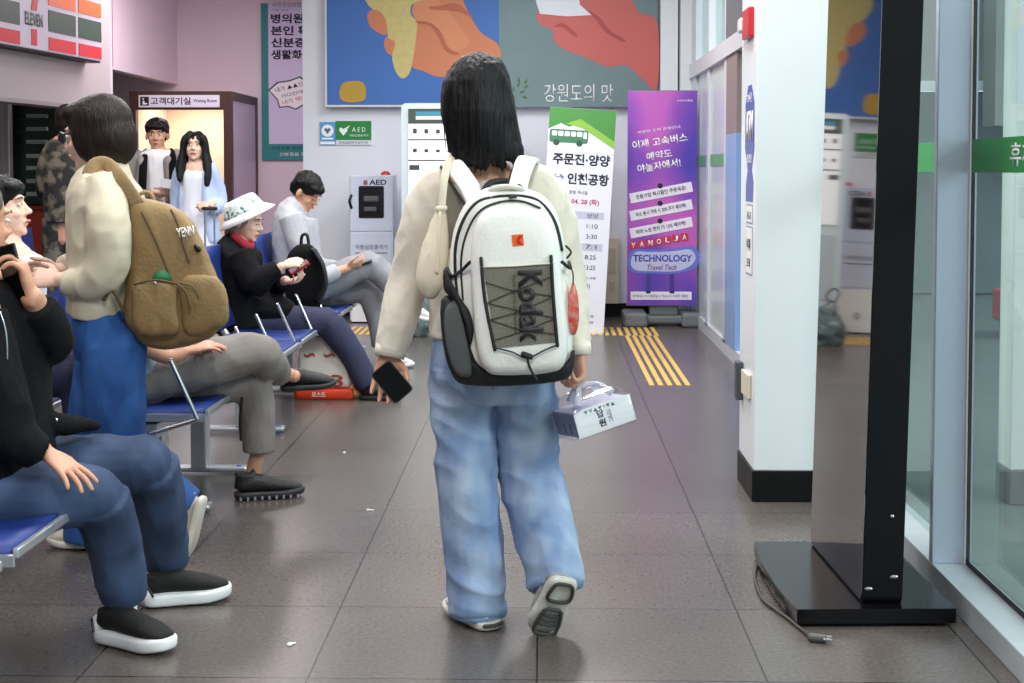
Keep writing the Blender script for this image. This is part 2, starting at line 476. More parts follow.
# ---------------------------------------------------------------- outside
structure('ground_outside', MB().b2((1.38, -8, -.12), (16, 60, -.02)), mat('grey_pavement', srgb(108, 118, 116), .6, var=.08, vscale=3))
fac = MB().b2((2.6, 15, 2.28), (14, 15.4, 6)).b2((4.6, 14.4, 1.78), (14, 14.8, 6))
o = fac.build('concrete_facade', mat('concrete', srgb(150, 154, 147), .8, var=.06, vscale=2)); tag(o, 'pale concrete facade seen outside through the glass front', 'facade')
o = MB().b2((2.6, 14.9, 2.17), (14, 14.99, 2.27)).build('white_ledge', WHT); tag(o, 'white ledge under the concrete facade outside', 'ledge')
o = MB().b2((1.5, 15.2, 0), (14, 15.5, 2.17)).b2((1.4, 15.2, 0), (2.6, 15.5, 5)).build('outdoor_wall', mat('grey_green_wall', srgb(104, 118, 120), .6, var=.05)); tag(o, 'grey wall outside beyond the glass front, under the ledge', 'wall')
o = MB().b2((3.1, 9.18, -.02), (8, 9.3, -.012)).build('curb_line', YELLOW); tag(o, 'thin yellow line on the pavement outside the glass', 'line')
t = thing('outdoor_post', 'white post with grey foot standing outside the glass at right edge', 'post', (2.05, 5.7, 0))
MB().b2((1.885, 5.64, .12), (2.3, 5.8, 3.4), .005).build('shaft', WHITE, t)
MB().b2((1.88, 5.63, -.02), (2.31, 5.81, .12), .005).build('foot', GREY, t)
t = thing('litter_bin', 'red box standing on the pavement outside the right glass', 'box', (3.85, 11.3, 0))
MB().b2((3.7, 11.1, .1), (4.3, 11.6, .36), .02).build('body', mat('red_box', srgb(190, 80, 80), .5), t)
MB().b2((3.75, 11.15, -.02), (4.25, 11.55, .1)).build('base', GREY, t)
# ================================================================ things in the hall
def SM(n, c, r=.5, **k): return mat(n, srgb(*c), r, **k)
def local_px(px0, py0, Y, M=None):
    """2D coordinates on an upright sheet at depth Y from picture measures"""
    o = P(px0, py0, Y)
    def f(px, py):
        p = P(px, py, Y); return (p.x - o.x, p.z - o.z)
    return o, f

# ---------------------------------------------------------------- mural
YM = 12.6
o0, f = local_px(325, 107, YM)
mu = thing('mural_panel', 'large painted wall panel with two hands, one holding an ice cream cone', 'mural', (o0.x + 1.5, YM, o0.z))
M = pmat((o0.x, YM - .0, o0.z))
W = f(657, 107)[0]
MB().b2((o0.x, YM, o0.z), (o0.x + W, YM + .09, 3.5), .004).build('backing', SM('mural_edge', (225, 226, 230)), mu)
xs = f(499, 107)[0]
m1 = MB(); patch(m1, M, .02, .02, xs, 1.6, 0, .004); m1.build('blue_field', SM('mural_blue', (64, 112, 186), .55, var=.03, vscale=3), mu)
m1 = MB(); patch(m1, M, xs, .0, W, 1.6, 0, .004); m1.build('grey_green_field', SM('mural_grey', (116, 138, 142), .55, var=.04, vscale=3), mu)
def shape(name, pts, m, d, par, M=M, n=5, th=.002):
    q = [f(*p) for p in pts]
    if n > 1: q = closed(q, n)
    mb = MB(); mb.prism(q, th, M @ Matrix.Translation((0, 0, d))); return mb.build(name, m, par)
def closed(q, n):
    out = []; L = len(q)
    for i in range(L):
        p0, p1, p2, p3 = q[i - 1], q[i], q[(i + 1) % L], q[(i + 2) % L]
        for k in range(n):
            t = k / n
            out.append(tuple(0.5 * (2 * b + (c - a) * t + (2 * a - 5 * b + 4 * c - d) * t * t + (3 * b - a - 3 * c + d) * t ** 3) for a, b, c, d in zip(p0, p1, p2, p3)))
    return out
def c2(l): return [(256 + x / 4, y / 4) for x, y in l]
def c3(l): return [(512 + x / 4, y / 4) for x, y in l]
ORG = SM('mural_orange', (208, 128, 92), .55); ORG2 = SM('mural_orange_dark', (186, 100, 74), .55)
RED = SM('mural_coral', (206, 104, 100), .55); RED2 = SM('mural_coral_dark', (178, 76, 78), .55)
CONE = SM('mural_cone', (206, 190, 124), .55, var=.05, vscale=20)
shape('painted_hand', c2([(620, -150), (760, -120), (850, 50), (900, 130), (966, 176), (971, 240), (860, 290), (740, 308), (670, 285), (620, 258), (625, 150), (640, 80)]), ORG, .004, mu)
shape('painted_fingertip', c2([(470, 36), (510, 52), (524, 90), (522, 138), (488, 130), (455, 102), (446, 60)]), ORG, .004, mu)
shape('painted_fingertip', c2([(540, 138), (572, 152), (576, 190), (560, 224), (528, 214), (512, 178), (520, 148)]), ORG, .004, mu)
shape('ice_cream_cone', c2([(440, -60), (452, 24), (500, 50), (522, 90), (530, 150), (556, 170), (545, 230), (560, 288), (585, 314), (612, 296), (628, 240), (640, 150), (645, 90), (622, 60), (622, 22), (660, 4), (720, -10), (700, -80)]), CONE, .006, mu)
shape('painted_thumb', c2([(640, 10), (720, -2), (780, 60), (850, 160), (812, 208), (770, 190), (740, 130), (700, 92), (650, 86), (626, 50)]), SM('mural_orange_light', (216, 140, 100), .55), .008, mu)
shape('painted_fold', c2([(640, 84), (700, 92), (740, 132), (770, 192), (812, 212), (790, 216), (755, 195), (728, 140), (694, 100), (650, 94)]), ORG2, .0105, mu)
shape('painted_fold', c2([(690, 30), (740, 22), (800, 14), (850, 50), (866, 72), (830, 50), (780, 40), (720, 40)]), ORG2, .0105, mu)
shape('yellow_spot', c2([(350, 332), (420, 326), (440, 360), (430, 402), (360, 408), (334, 380)]), SM('mural_ochre', (190, 152, 56), .6), .004, mu)
shape('painted_hand', c3([(265, -120), (420, -120), (500, 40), (581, 92), (581, 350), (520, 314), (455, 262), (380, 266), (300, 232), (205, 196), (168, 160), (160, 118), (112, 96), (100, 50), (180, 40)]), RED, .004, mu)
shape('painted_fold', c3([(300, 40), (350, 70), (390, 120), (450, 158), (440, 166), (376, 130), (340, 84), (320, 62)]), RED2, .007, mu)
shape('painted_fold', c3([(165, 108), (200, 92), (232, 112), (262, 142), (250, 146), (220, 122), (196, 108)]), RED2, .007, mu)
shape('white_card', c3([(90, -60), (96, 8), (112, 56), (220, 66), (318, 61), (272, 20), (258, -60)]), SM('mural_card', (232, 236, 244), .55), .009, mu, n=1)
for (dx, dy, an) in ((30, 372, 20), (20, 350, 60), (48, 355, 40), (8, 368, 100), (40, 385, -20), (52, 338, 70), (15, 392, 160), (28, 332, 95)):
    a, b = f(512 + dx / 4, dy / 4); t = R(an)
    q = [(a + math.cos(t) * u - math.sin(t) * v, b + math.sin(t) * u + math.cos(t) * v) for u, v in ((0, 0), (.02, .012), (.06, 0), (.02, -.012))]
    MB().prism(q, .002, M @ Matrix.Translation((0, 0, .0045))).build('painted_leaf', SM('mural_green', (60, 110, 62)), mu)
a = f(544, 102); b = f(613, 84)
text('lettering', '강원도의 맛', M, a[0], a[1], b[0] - a[0], b[1] - a[1], WHT, mu, off=.005, bold=-.005)
a = f(330, -10); text('lettering', '맛', M, a[0], a[1] + .2, .2, .2, WHT, mu, off=.005)

# ---------------------------------------------------------------- small signs on the back wall
def wall_sign(name, label, px0, py0, px1, py1, Y, m, cat='sign', th=.012):
    o, g = local_px(px0, py1, Y)
    w_, h_ = g(px1, py0)
    t = thing(name, label, cat, (o.x + w_ / 2, Y, o.z))
    MB().b2((o.x, Y - th, o.z), (o.x + w_, Y, o.z + h_), .002).build('panel', m, t)
    return t, pmat((o.x, Y - th, o.z)), w_, h_
t, M2, w_, h_ = wall_sign('emergency_sign', 'small blue and white emergency sign beside the green one', 320, 122, 335.5, 145, 12.698, SM('sign_blue', (92, 158, 214)))
mb = MB(); pts = [(w_ / 2 + math.cos(2 * PI * k / 24) * .055, h_ * .62 + math.sin(2 * PI * k / 24) * .055) for k in range(24)]
mb.prism(pts, .002, M2); mb.build('disc', WHT, t)
mb = MB(); mb.prism([(w_ / 2, h_ * .62 - .03), (w_ / 2 + .03, h_ * .62 + .01), (w_ / 2 + .015, h_ * .62 + .028), (w_ / 2, h_ * .62 + .015), (w_ / 2 - .015, h_ * .62 + .028), (w_ / 2 - .03, h_ * .62 + .01)], .004, M2); mb.build('heart', SM('dull_blue', (84, 110, 140)), t)
mb = MB(); patch(mb, M2, .005, .005, w_ - .005, .03, 0, .002); patch(mb, M2, .02, .05, w_ - .02, .065, 0, .002); mb.build('caption', WHT, t)
t, M2, w_, h_ = wall_sign('defibrillator_sign', 'green sign with a white heart and lettering on the back wall', 336, 121, 371.5, 145, 12.698, SM('sign_strip', (226, 226, 234)))
mb = MB(); patch(mb, M2, .0, .045, w_, h_, 0, .003); mb.build('green_field', SM('sign_green', (28, 134, 62)), t)
mb = MB(); cx, cy = .07, .13
mb.prism([(cx, cy - .045), (cx + .038, cy), (cx + .03, cy + .03), (cx, cy + .015), (cx - .03, cy + .03), (cx - .038, cy)], .005, M2); mb.prism([(cx + .03, cy + .03), (cx + .06, cy + .05), (cx + .04, cy + .015)], .005, M2); mb.build('heart', WHT, t)
text('lettering', 'A E D', M2, .15, .12, .12, .04, WHT, t, off=.004)
text('lettering', '자동심장충격기', M2, .125, .075, .17, .022, WHT, t, off=.004)
text('lettering', '자동심장충격기 설치기관', M2, .03, .01, .26, .022, BLK, t, off=.001)
t, M2, w_, h_ = wall_sign('junction_box', 'cream electrical box on the wall between the two banners', 605, 238, 618.5, 303, 12.698, SM('cream_box', (222, 212, 186)), 'box', .05)
mb = MB(); patch(mb, M2, .03, .28, w_ - .03, .5, 0, .008); patch(mb, M2, .035, .12, w_ - .035, .2, 0, .006); mb.build('cover', SM('cream_cover', (206, 196, 166)), t)

# ---------------------------------------------------------------- AED cabinet
o0, f = local_px(350, 325, 12.1)
w_, h_ = f(393, 175)
ae = thing('defibrillator_cabinet', 'white defibrillator cabinet with a small black window by the back wall', 'cabinet', (o0.x + w_ / 2, 12.2, 0))
CAB = SM('cabinet_white', (222, 228, 244), .4)
MB().b2((o0.x, 12.1, 0.02), (o0.x + w_, 12.42, o0.z + h_), .008).build('body', CAB, ae)
MB().b2((o0.x + .01, 12.11, 0), (o0.x + w_ - .01, 12.4, 0.02)).build('plinth', BLACKB, ae)
M = pmat((o0.x, 12.1, o0.z))
ym = f(350, 232)[1]
d = MB(); patch(d, M, .015, ym + .01, w_ - .015, h_ - .012, 0, .012); dd = d.build('upper_door', SM('cabinet_door', (214, 222, 242), .4), ae)
d = MB(); patch(d, M, .015, .42, w_ - .015, ym - .01, 0, .012); d2 = d.build('lower_door', SM('cabinet_door', (214, 222, 242), .4), ae)
d = MB(); patch(d, M, .015, .03, w_ - .015, .40, 0, .012); d3 = d.build('base_panel', WHT, ae)
a = f(359, 218); b = f(384, 186)
d = MB(); d.box(M @ Vector(((a[0] + b[0]) / 2, (a[1] + b[1]) / 2, .012)), (b[0] - a[0], .012, b[1] - a[1]), None, .012); d.build('window', SM('dark_glass', (30, 30, 34), .12), dd)
d = MB(); d.box(M @ Vector(((a[0] + b[0]) / 2, (a[1] + b[1]) / 2 + .03, .02)), (.13, .01, .05), None, .01).box(M @ Vector(((a[0] + b[0]) / 2 - .01, (a[1] + b[1]) / 2 - .06, .02)), (.11, .01, .04), None, .01); d.build('device', SM('dull_grey', (100, 96, 96)), dd)
d = MB(); d.tube([M @ Vector((.02, b[1] - .08, .012)), M @ Vector((.005, b[1] - .13, .03)), M @ Vector((.02, b[1] - .19, .012))], .012); d.build('handle', BLACK, dd)
text('lettering', 'AED', M, w_ * .46, h_ - .085, .15, .045, BLK, dd, off=.013, bold=.02)
mb = MB(); patch(mb, M, w_ * .33, h_ - .085, w_ * .33 + .035, h_ - .045, .012, .015); mb.build('mark', SM('mark_red', (170, 90, 100)), dd)
text('lettering', '자동심장충격기', M, .05, ym - .15, w_ - .1, .04, BLK, d2, off=.013)
mb = MB(); patch(mb, M, .05, ym - .185, w_ - .05, ym - .178, .012, .014); mb.build('rule', BLK, d2)
text('mark', 'ψ', M, w_ * .45, .13, .05, .08, BLK, d3, off=.013, bold=.02)
MB().ball((o0.x + w_ * .8, 12.2, o0.z + h_), (.045, .04, .035)).build('alarm_light', SM('alarm_red', (210, 40, 60), .3), ae)

# ---------------------------------------------------------------- tall menu kiosk
o0, f = local_px(402, 318, 11.6)
w_, h_ = f(508, 103)
mk = thing('ticket_kiosk', 'tall white ticket kiosk with a menu screen, half hidden behind the walking woman', 'kiosk', (o0.x + w_ / 2, 11.8, 0))
KW = SM('kiosk_white', (214, 228, 234), .3)
def rrect(x0, y0, x1, y1, r, n=5):
    out = []
    for cx, cy, a0 in ((x1 - r, y1 - r, 0), (x0 + r, y1 - r, 90), (x0 + r, y0 + r, 180), (x1 - r, y0 + r, 270)):
        for k in range(n + 1): t = R(a0 + 90 * k / n); out.append((cx + r * math.cos(t), cy + r * math.sin(t)))
    return out
M = pmat((o0.x, 11.6, o0.z))
zb = .06 - o0.z
MB().prism(rrect(0, zb, w_, h_, .04), -.30, M).build('body', KW, mk)
MB().b2((o0.x - .03, 11.55, 0), (o0.x + w_ + .03, 12.0, .06), .01).build('plinth', SM('kiosk_grey', (96, 104, 104), .4), mk)
sx0, sx1 = f(408, 0)[0], f(502, 0)[0]
scr = MB(); patch(scr, M, sx0, f(0, 215)[1], sx1, f(0, 109)[1], 0, .01); sc_ = scr.build('screen', SM('screen_white', (246, 248, 250), .2, emit=.25), mk)
hb = MB(); patch(hb, M, sx0, f(0, 124)[1], sx1, f(0, 109)[1], .01, .012); hb.build('header_bar', SM('olive_bar', (72, 84, 74)), sc_)
hb = MB(); patch(hb, M, f(415.5, 0)[0], f(0, 116)[1], sx1 - .02, f(0, 112)[1], .012, .014); hb.build('title_strip', SM('cyan_bar', (70, 150, 180)), sc_)
hb = MB(); patch(hb, M, f(415.5, 0)[0], f(0, 120)[1], sx1 - .02, f(0, 116.5)[1], .012, .014); hb.build('search_strip', WHT, sc_)
hb = MB()
for y in (140.5, 161): patch(hb, M, sx0, f(0, y)[1], sx1, f(0, y - 1.2)[1], .01, .012)
patch(hb, M, f(409, 0)[0], f(0, 170)[1], f(419, 0)[0], f(0, 165)[1], .01, .012)
hb.build('menu_rules', SM('screen_dark', (70, 76, 80)), sc_)
hb = MB()
for r_, y in enumerate((131, 151)):
    for k in range(5):
        a = f(415 + k * 11.5, y); hb.prism(rrect(a[0] - .016, a[1] - .02 + .01 * r_, a[0] + .016, a[1] + .02 - .004 * k, .005, 2), .003, M @ Matrix.Translation((0, 0, .01)))
hb.build('menu_icons', SM('screen_ink', (70, 72, 90)), sc_)
lower = MB(); patch(lower, M, sx0, f(0, 290)[1], sx1, f(0, 225)[1], 0, .008); lower.build('front_cover', SM('kiosk_cover', (196, 208, 214), .3), mk)
slot = MB(); patch(slot, M, w_ * .3, f(0, 262)[1], w_ * .7, f(0, 240)[1], .008, .014); slot.build('ticket_slot', BLACK, mk)

# crumpled dark plastic bag on the floor by the kiosk
bg_ = thing('plastic_bag', 'crumpled clear and dark plastic bag on the floor beside the ticket kiosk', 'bag', (-1.0, 11.15, 0))
c = P(423, 318, 11.15)
def crumple(a, s_): return lambda co, n: a * (noise.noise(co * s_) + .5 * noise.noise(co * s_ * 2.7))
MB().tube([(c.x, 11.15, .02), (c.x, 11.15, .12), (c.x + .01, 11.15, .24), (c.x - .02, 11.15, .34)], [(.12, .1), (.15, .12), (.10, .08), (.03, .03)], seg=16, up=(0, 1, 0)).build('bag_body', SM('dark_clear_plastic', (100, 116, 116), .15, var=.4, vscale=22), bg_, remesh=.015, disp=crumple(.03, 14))
MB().tube([(c.x - .03, 11.12, .33), (c.x - .06, 11.1, .42), (c.x - .02, 11.1, .46), (c.x + .03, 11.12, .40), (c.x, 11.12, .33)], .008).build('bag_handle', BLACK, bg_)

# ---------------------------------------------------------------- timetable banner (white)
def lerp(a, b, t): return a + (b - a) * t
tl, br_ = P(550, 107, 11.6), P(600, 329, 11.35)
tr = P(616.5, 108, 11.6); bl = P(536, 331, 11.35)
up_ = (tl - bl).normalized(); xd = (tr - tl).normalized()
bw = (tr - tl).length; bh = (tl - bl).length
bn = thing('timetable_banner', 'white standing banner with a green bus and bus times, leaning a little', 'banner', (bl.x + .27, 11.45, 0))
zz = xd.cross(up_).normalized(); xd = up_.cross(zz).normalized()
M = Matrix((xd, up_, zz)).transposed().to_4x4(); M.translation = bl
mb = MB(); patch(mb, M, 0, 0, bw, bh, -.004, 0); mb.build('sheet', SM('banner_white', (232, 234, 246), .5), bn)
pl = MB(); bk = M @ Vector((bw / 2, 0, -.03)); tk = M @ Vector((bw / 2, bh, -.012))
pl.tube([(bk.x, bk.y + .0, .05), tk], .008, n=1).tube([M @ Vector((.0, bh, -.008)), M @ Vector((bw, bh, -.008))], .007, n=1)
pl.tube([M @ Vector((0, .0, -.008)), M @ Vector((bw, .0, -.008))], .007, n=1)
for (dx, dy) in ((-.25, .3), (.25, .3), (-.2, -.05), (.2, -.05)): pl.tube([(bk.x, bk.y + .02, .07), (bk.x + dx, bk.y + .02 + dy * .6, .009)], .008, n=1)
pl.build('stand', GREY, bn)
H = bh
mb = MB(); mb.prism([(0, H), (0, H - .24), (.22, H - .13), (bw, H - .30), (bw, H)], .0015, M); mb.build('green_hill', SM('banner_green', (72, 144, 66)), bn)
mb = MB(); mb.prism([(.14, H - .13), (.26, H - .085), (bw, H - .26), (bw, H - .32), (.28, H - .16)], .003, M); mb.build('light_green_hill', SM('banner_lime', (140, 190, 70)), bn)
mb = MB(); mb.prism([(0, H - .26), (0, H - .18), (.1, H - .13), (.2, H - .17), (.3, H - .22), (bw, H - .34), (bw, H - .36), (0, H - .36)], .0035, M); mb.build('white_hill', WHT, bn)
mb = MB(); mb.prism(rrect(.01, H - .29, .33, H - .18, .02), .005, M); 
bus = mb.build('bus_picture', SM('bus_green', (66, 128, 92)), bn)
mb = MB()
for k in range(5): mb.prism(rrect(.03 + k * .052, H - .235, .072 + k * .052, H - .195, .006, 2), .0065, M)
mb.prism(rrect(.29, H - .25, .318, H - .195, .006, 2), .0065, M); mb.build('bus_windows', WHT, bus)
mb = MB()
for x in (.07, .26): mb.prism([(x + .026 * math.cos(k * PI / 8), H - .29 + .026 * math.sin(k * PI / 8)) for k in range(16)], .007, M)
mb.build('bus_wheels', SM('wheel_green', (40, 84, 62)), bus)
text('lettering', '주문진·양양', M, .05, H - .47, .47, .095, BLK, bn, bold=.03, off=.001)
text('lettering', '↔', M, .05, H - .60, .1, .05, SM('teal_ink', (50, 110, 120)), bn, bold=.02, off=.001)
text('lettering', '인천공항', M, .18, H - .63, .34, .095, BLK, bn, bold=.03, off=.001)
text('lettering', '운행 개시일', M, .2, H - .71, .15, .03, BLK, bn, off=.001)
text('lettering', '2026. 04. 28 (화)', M, .09, H - .80, .36, .055, SM('crimson_ink', (190, 40, 90)), bn, off=.001, bold=.02)
mb = MB(); patch(mb, M, .06, H - .91, bw - .05, H - .85, 0, .001); patch(mb, M, .06, H - 1.17, bw - .05, H - 1.11, 0, .001); mb.build('table_rows', SM('lilac_row', (196, 198, 220)), bn)
for k, (a, b_) in enumerate((('주문진', '양양'), ('7:00', '1:10'), ('9:00', '3:30'), ('10:17', '7:1'), ('11:20', '8:25'), ('12:00', '13:25'))):
    y = H - .90 - k * .085
    text('lettering', a, M, .1, y, .1, .036, BLK, bn, off=.0015); text('lettering', b_, M, .36, y, .09, .036, BLK, bn, off=.0015)
text('lettering', '예매 및 임시배차', M, .1, H - 1.48, .32, .04, BLK, bn, off=.001)
for k in range(3): text('lettering', '터미널 사정에 따라 변경될 수 있음', M, .06, H - 1.40 - .26 * (k > 0) - k * .05 , .4, .018, BLK, bn, off=.001)

# ---------------------------------------------------------------- purple banner
def gradient_mat():
    m = bpy.data.materials.new('purple_print'); m.use_nodes = True; nt = m.node_tree; b = nt.nodes['Principled BSDF']
    N = nt.nodes.new; L = nt.links.new
    tc = N('ShaderNodeTexCoord'); n = N('ShaderNodeTexNoise'); n.inputs['Scale'].default_value = 1.7; n.inputs['Detail'].default_value = 0
    mp = N('ShaderNodeMapping'); mp.inputs['Location'].default_value = (3.3, 0, 1.2); mp.inputs['Scale'].default_value = (1.5, 1, 1)
    L(tc.outputs['Object'], mp.inputs[0]); L(mp.outputs[0], n.inputs['Vector'])
    r = N('ShaderNodeValToRGB'); e = r.color_ramp.elements
    e[0].position = .3; e[0].color = (*srgb(82, 66, 182), 1); e[1].position = .7; e[1].color = (*srgb(196, 100, 196), 1)
    x = e.new(.5); x.color = (*srgb(142, 78, 190), 1)
    L(n.outputs['Fac'], r.inputs[0]); L(r.outputs[0], b.inputs['Base Color']); b.inputs['Roughness'].default_value = .5
    return m
o0, f = local_px(627, 305, 11.9)
w_ = f(698, 0)[0]; H = f(0, 92)[1]
pb = thing('purple_banner', 'purple standing banner with white lettering and a neon style sign picture', 'banner', (o0.x + w_ / 2, 11.95, 0))
M = pmat((o0.x, 11.9, o0.z))
mb = MB(); patch(mb, M, 0, 0, w_, H, -.006, 0); mb.build('sheet', gradient_mat(), pb)
st = MB(); cx = o0.x + w_ / 2 + .02
for s_ in (-1, 1): st.b2((cx + s_ * .245 - .10, 11.78, 0), (cx + s_ * .245 + .10 - .06 * 0, 12.2, .12), .025, 3)
st.b2((cx - .2, 11.88, 0.02), (cx + .2, 12.1, .09), .02).b2((cx - .12, 11.93, .09), (cx + .12, 12.02, .2), .01)
st.build('water_base', SM('base_grey', (112, 118, 122), .45), pb)
MB().tube([(cx - .02, 11.97, .15), (cx - .02, 11.95, o0.z + H)], .012, n=1).tube([(o0.x, 11.91, o0.z + H), (o0.x + w_, 11.91, o0.z + H)], .008, n=1).tube([(o0.x, 11.91, o0.z), (o0.x + w_, 11.91, o0.z)], .008, n=1).build('pole', GREY, pb)
def lay(px, py, ang): return M @ Matrix.Translation((f(px, py)[0], f(px, py)[1], 0)) @ Matrix.Rotation(R(ang), 4, 'Z')
def pt(s_, px, py, ang, w2, h2, bold=.02): text('lettering', s_, lay(px, py, ang), 0, 0, w2, h2, WHT, pb, bold=bold, off=.001)
pt('바로타 도착 운행안내', 638, 134, 8, .36, .026, .0)
pt('이제 고속버스', 633, 150, 9, .47, .075); pt('예약도', 647, 161, 9, .22, .07); pt('야놀자에서!', 638, 173.5, 9, .37, .075)
for k, s_ in enumerate(('전용가입 즉시할인 쿠폰제공!', '숙소 동시 구매 시 30% 추가 페이백!', '예매 노선 편리 더 15% 페이백!')):
    Mb = lay(631, 203.5 + 17.5 * k, 11)
    mb = MB(); patch(mb, Mb, 0, 0, .535, .085, 0, .002); mb.build('white_bar', SM('bar_white', (238, 236, 250)), pb)
    pts = [(.27 + .022 * math.cos(q * PI / 8), .10 + .022 * math.sin(q * PI / 8)) for q in range(16)]
    mb = MB(); mb.prism(pts, .004, Mb); mb.build('bullet', BLK, pb)
    text('lettering', s_, Mb, .05, .025, .43, .038, BLK, pb, off=.0025, bold=.015)
mb = MB(); mb.prism([(x, y) for x, y in closed([(.0, .36), (.05, .47), (.2, .47), (.4, .48), (.55, .5), (.62, .42), (.58, .32), (.42, .27), (.2, .27), (.05, .28)], 4)], .003, M); nb = mb.build('sign_picture', SM('neon_rim', (108, 120, 214)), pb)
mb = MB(); mb.prism([(x, y) for x, y in closed([(.03, .36), (.07, .45), (.2, .45), (.4, .46), (.53, .475), (.58, .41), (.54, .34), (.42, .29), (.2, .29), (.07, .30)], 4)], .0045, M); mb.build('sign_face', SM('neon_face', (196, 200, 236)), pb)
for x_ in (.16, .36): patch(MB(), M, x_, .1, x_ + .04, .28, 0, .002).build('sign_post', SM('neon_post', (70, 60, 150)), pb)
mb = MB()
for k in range(7): mb.prism(rrect(.02 + k * .072, .475 + .012 * k, .085 + k * .072, .54 + .012 * k, .008, 2), .004, M)
mb.build('letter_tiles', SM('tile_red', (196, 56, 86)), pb)
for k, ch in enumerate('YANOLJA'): text('lettering', ch, M, .035 + k * .072, .485 + .012 * k, .035, .045, WHT, pb, off=.0045, bold=.02)
text('lettering', 'TECHNOLOGY', M, .05, .37, .5, .06, SM('tech_blue', (60, 70, 190)), pb, off=.005, bold=.03)
text('lettering', 'Travel Tech', M, .17, .30, .25, .045, SM('script_purple', (140, 60, 150)), pb, off=.005, shear=.3, bold=.01)
mb = MB(); patch(mb, M, .03, .045, w_ - .04, .115, 0, .002); mb.build('white_bar', SM('bar_white', (238, 236, 250)), pb)
text('lettering', '본 행사는 조기 종료될 수 있습니다 자세한 내용은', M, .05, .065, w_ - .12, .025, BLK, pb, off=.0025)
text('lettering', 'yanolja', M, w_ - .17, H - .09, .13, .022, WHT, pb, off=.001)

# ---------------------------------------------------------------- far poster
o0, f = local_px(262, 160, 17.46)
H = 3.4 - o0.z
ps = thing('health_poster', 'tall teal framed poster with dark lettering on the far hall wall', 'poster', (o0.x + .5, 17.46, o0.z))
M = pmat((o0.x, 17.46, o0.z)); w_ = 1.15
mb = MB(); patch(mb, M, 0, 0, w_, H, -.03, 0); mb.build('teal_frame', SM('teal_print', (40, 134, 136)), ps)
mb = MB(); patch(mb, M, .09, .2, w_ - .05, H - .0, 0, .002); mb.build('sheet', SM('poster_lilac', (214, 208, 238)), ps)
z = lambda y: f(0, y)[1]
for s_, y in (('병의원 갈 때', 24), ('본인 확인은', 36), ('신분증 지참', 48), ('생활화입니다', 60)): text('lettering', s_, M, .125, z(y), .78, .12, BLK, ps, off=.003, bold=.03)
text('lettering', '국민건강보험', M, .14, z(8), .36, .06, SM('ink_grey', (90, 90, 110)), ps, off=.003)
text('lettering', '이용 안내', M, .14, z(12), .2, .03, SM('ink_grey', (90, 90, 110)), ps, off=.003)
bub = [f(*p) for p in ((268, 90), (277, 82), (290, 80), (300, 76), (312, 84), (318, 100), (306, 104), (296, 110), (288, 107), (279, 108), (277, 100))]
mb = MB(); mb.prism(bub, .003, M); mb.build('bubble_outline', SM('bubble_ink', (60, 80, 100)), ps)
cxx = sum(p[0] for p in bub) / len(bub); cyy = sum(p[1] for p in bub) / len(bub)
mb = MB(); mb.prism([(cxx + (x - cxx) * .92, cyy + (y - cyy) * .9) for x, y in bub], .005, M); mb.build('bubble', WHT, ps)
Mr = M @ Matrix.Translation((f(276, 93)[0], f(0, 93)[1], 0)) @ Matrix.Rotation(R(14), 4, 'Z')
text('lettering', '내가 ▲▲인데', Mr, 0, 0, .42, .06, BLK, ps, off=.006); text('lettering', '가다인데,', Mr, .05, -.09, .3, .05, BLK, ps, off=.006)
text('lettering', '내가 왜!', Mr, .05, -.17, .25, .055, SM('ink_red', (200, 50, 70)), ps, off=.006)
text('lettering', '건강보험 본인확인 강화 제도 시행', M, .12, .13, .9, .04, BLK, ps, off=.003)
text('lettering', '신분증을 꼭 챙기세요', M, .22, .05, .6, .045, WHT, ps, off=.003)

# ---------------------------------------------------------------- convenience store sign
ss = thing('store_sign', 'lit store sign box with green, orange and red blocks and a number seven', 'sign', tuple(on_shop(12.2, 2.35, .1)))
shop_box(MB(), 9.6, 13.2, 2.35, 3.45, 0.0, .16, .008).build('box', SM('sign_box_white', (206, 202, 216), .35), ss)
shop_box(MB(), 9.62, 13.18, 2.335, 2.35, 0.01, .15).build('underside', BLACKB, ss)
M = pmat(on_shop(9.6, 2.35, .161), sdir)
Z7 = lambda px, py: None
def sgn(px, py):
    """point on the sign face seen at a picture position"""
    d = ray(px, py); o_ = M.translation; t_ = (o_ - CAML).dot(sn) / d.dot(sn); q = M.inverted() @ (CAML + d * t_); return (q.x, q.y)
a = [sgn(*p)[0] for p in ((0, 20), (19.5, 20), (48.5, 30), (75.5, 30), (78.5, 30), (101, 30))]
zs = lambda px, py: sgn(px, py)[1]
blk = lambda nm, u0, u1, v0, v1, m_: (lambda q: (patch(q, M, u0, v0, u1, v1, 0, .004), q.build(nm, m_, ss)))(MB())
SG = SM('store_green', (54, 82, 66)); SO = SM('store_orange', (238, 112, 44)); SR = SM('store_red', (214, 50, 60))
r0, r1 = zs(90, 57.5), zs(90, 45.5); g0, g1 = zs(90, 40), zs(90, 20); q0, q1 = zs(90, 15.5), zs(90, 4)
for u0, u1 in ((a[0] - .9, a[1]), (a[2], a[3]), (a[4], a[5])):
    blk('red_block', u0, u1, r0, r1, SR); blk('green_block', u0, u1, g0, g1, SG); blk('orange_block', u0, u1, q0, q0 + .13, SO); blk('red_block', u0, u1, q0 + .17, q0 + .25, SR)
text('lettering', 'ELEVEN', M, sgn(25, 27)[0], zs(34, 26) - .0, sgn(42.5, 20)[0] - sgn(25, 20)[0], .11, SG, ss, off=.004, bold=.02)
s0 = sgn(31.5, 45); s1 = sgn(37, 45)
sw = s1[0] - s0[0]; zt = zs(34, 27) ; zl = zs(34, 45)
mb = MB(); mb.prism([(s0[0], zl), (s0[0] + sw, zl), (s0[0] + sw, zt - .02), (s0[0], zt - .02)], .004, M)
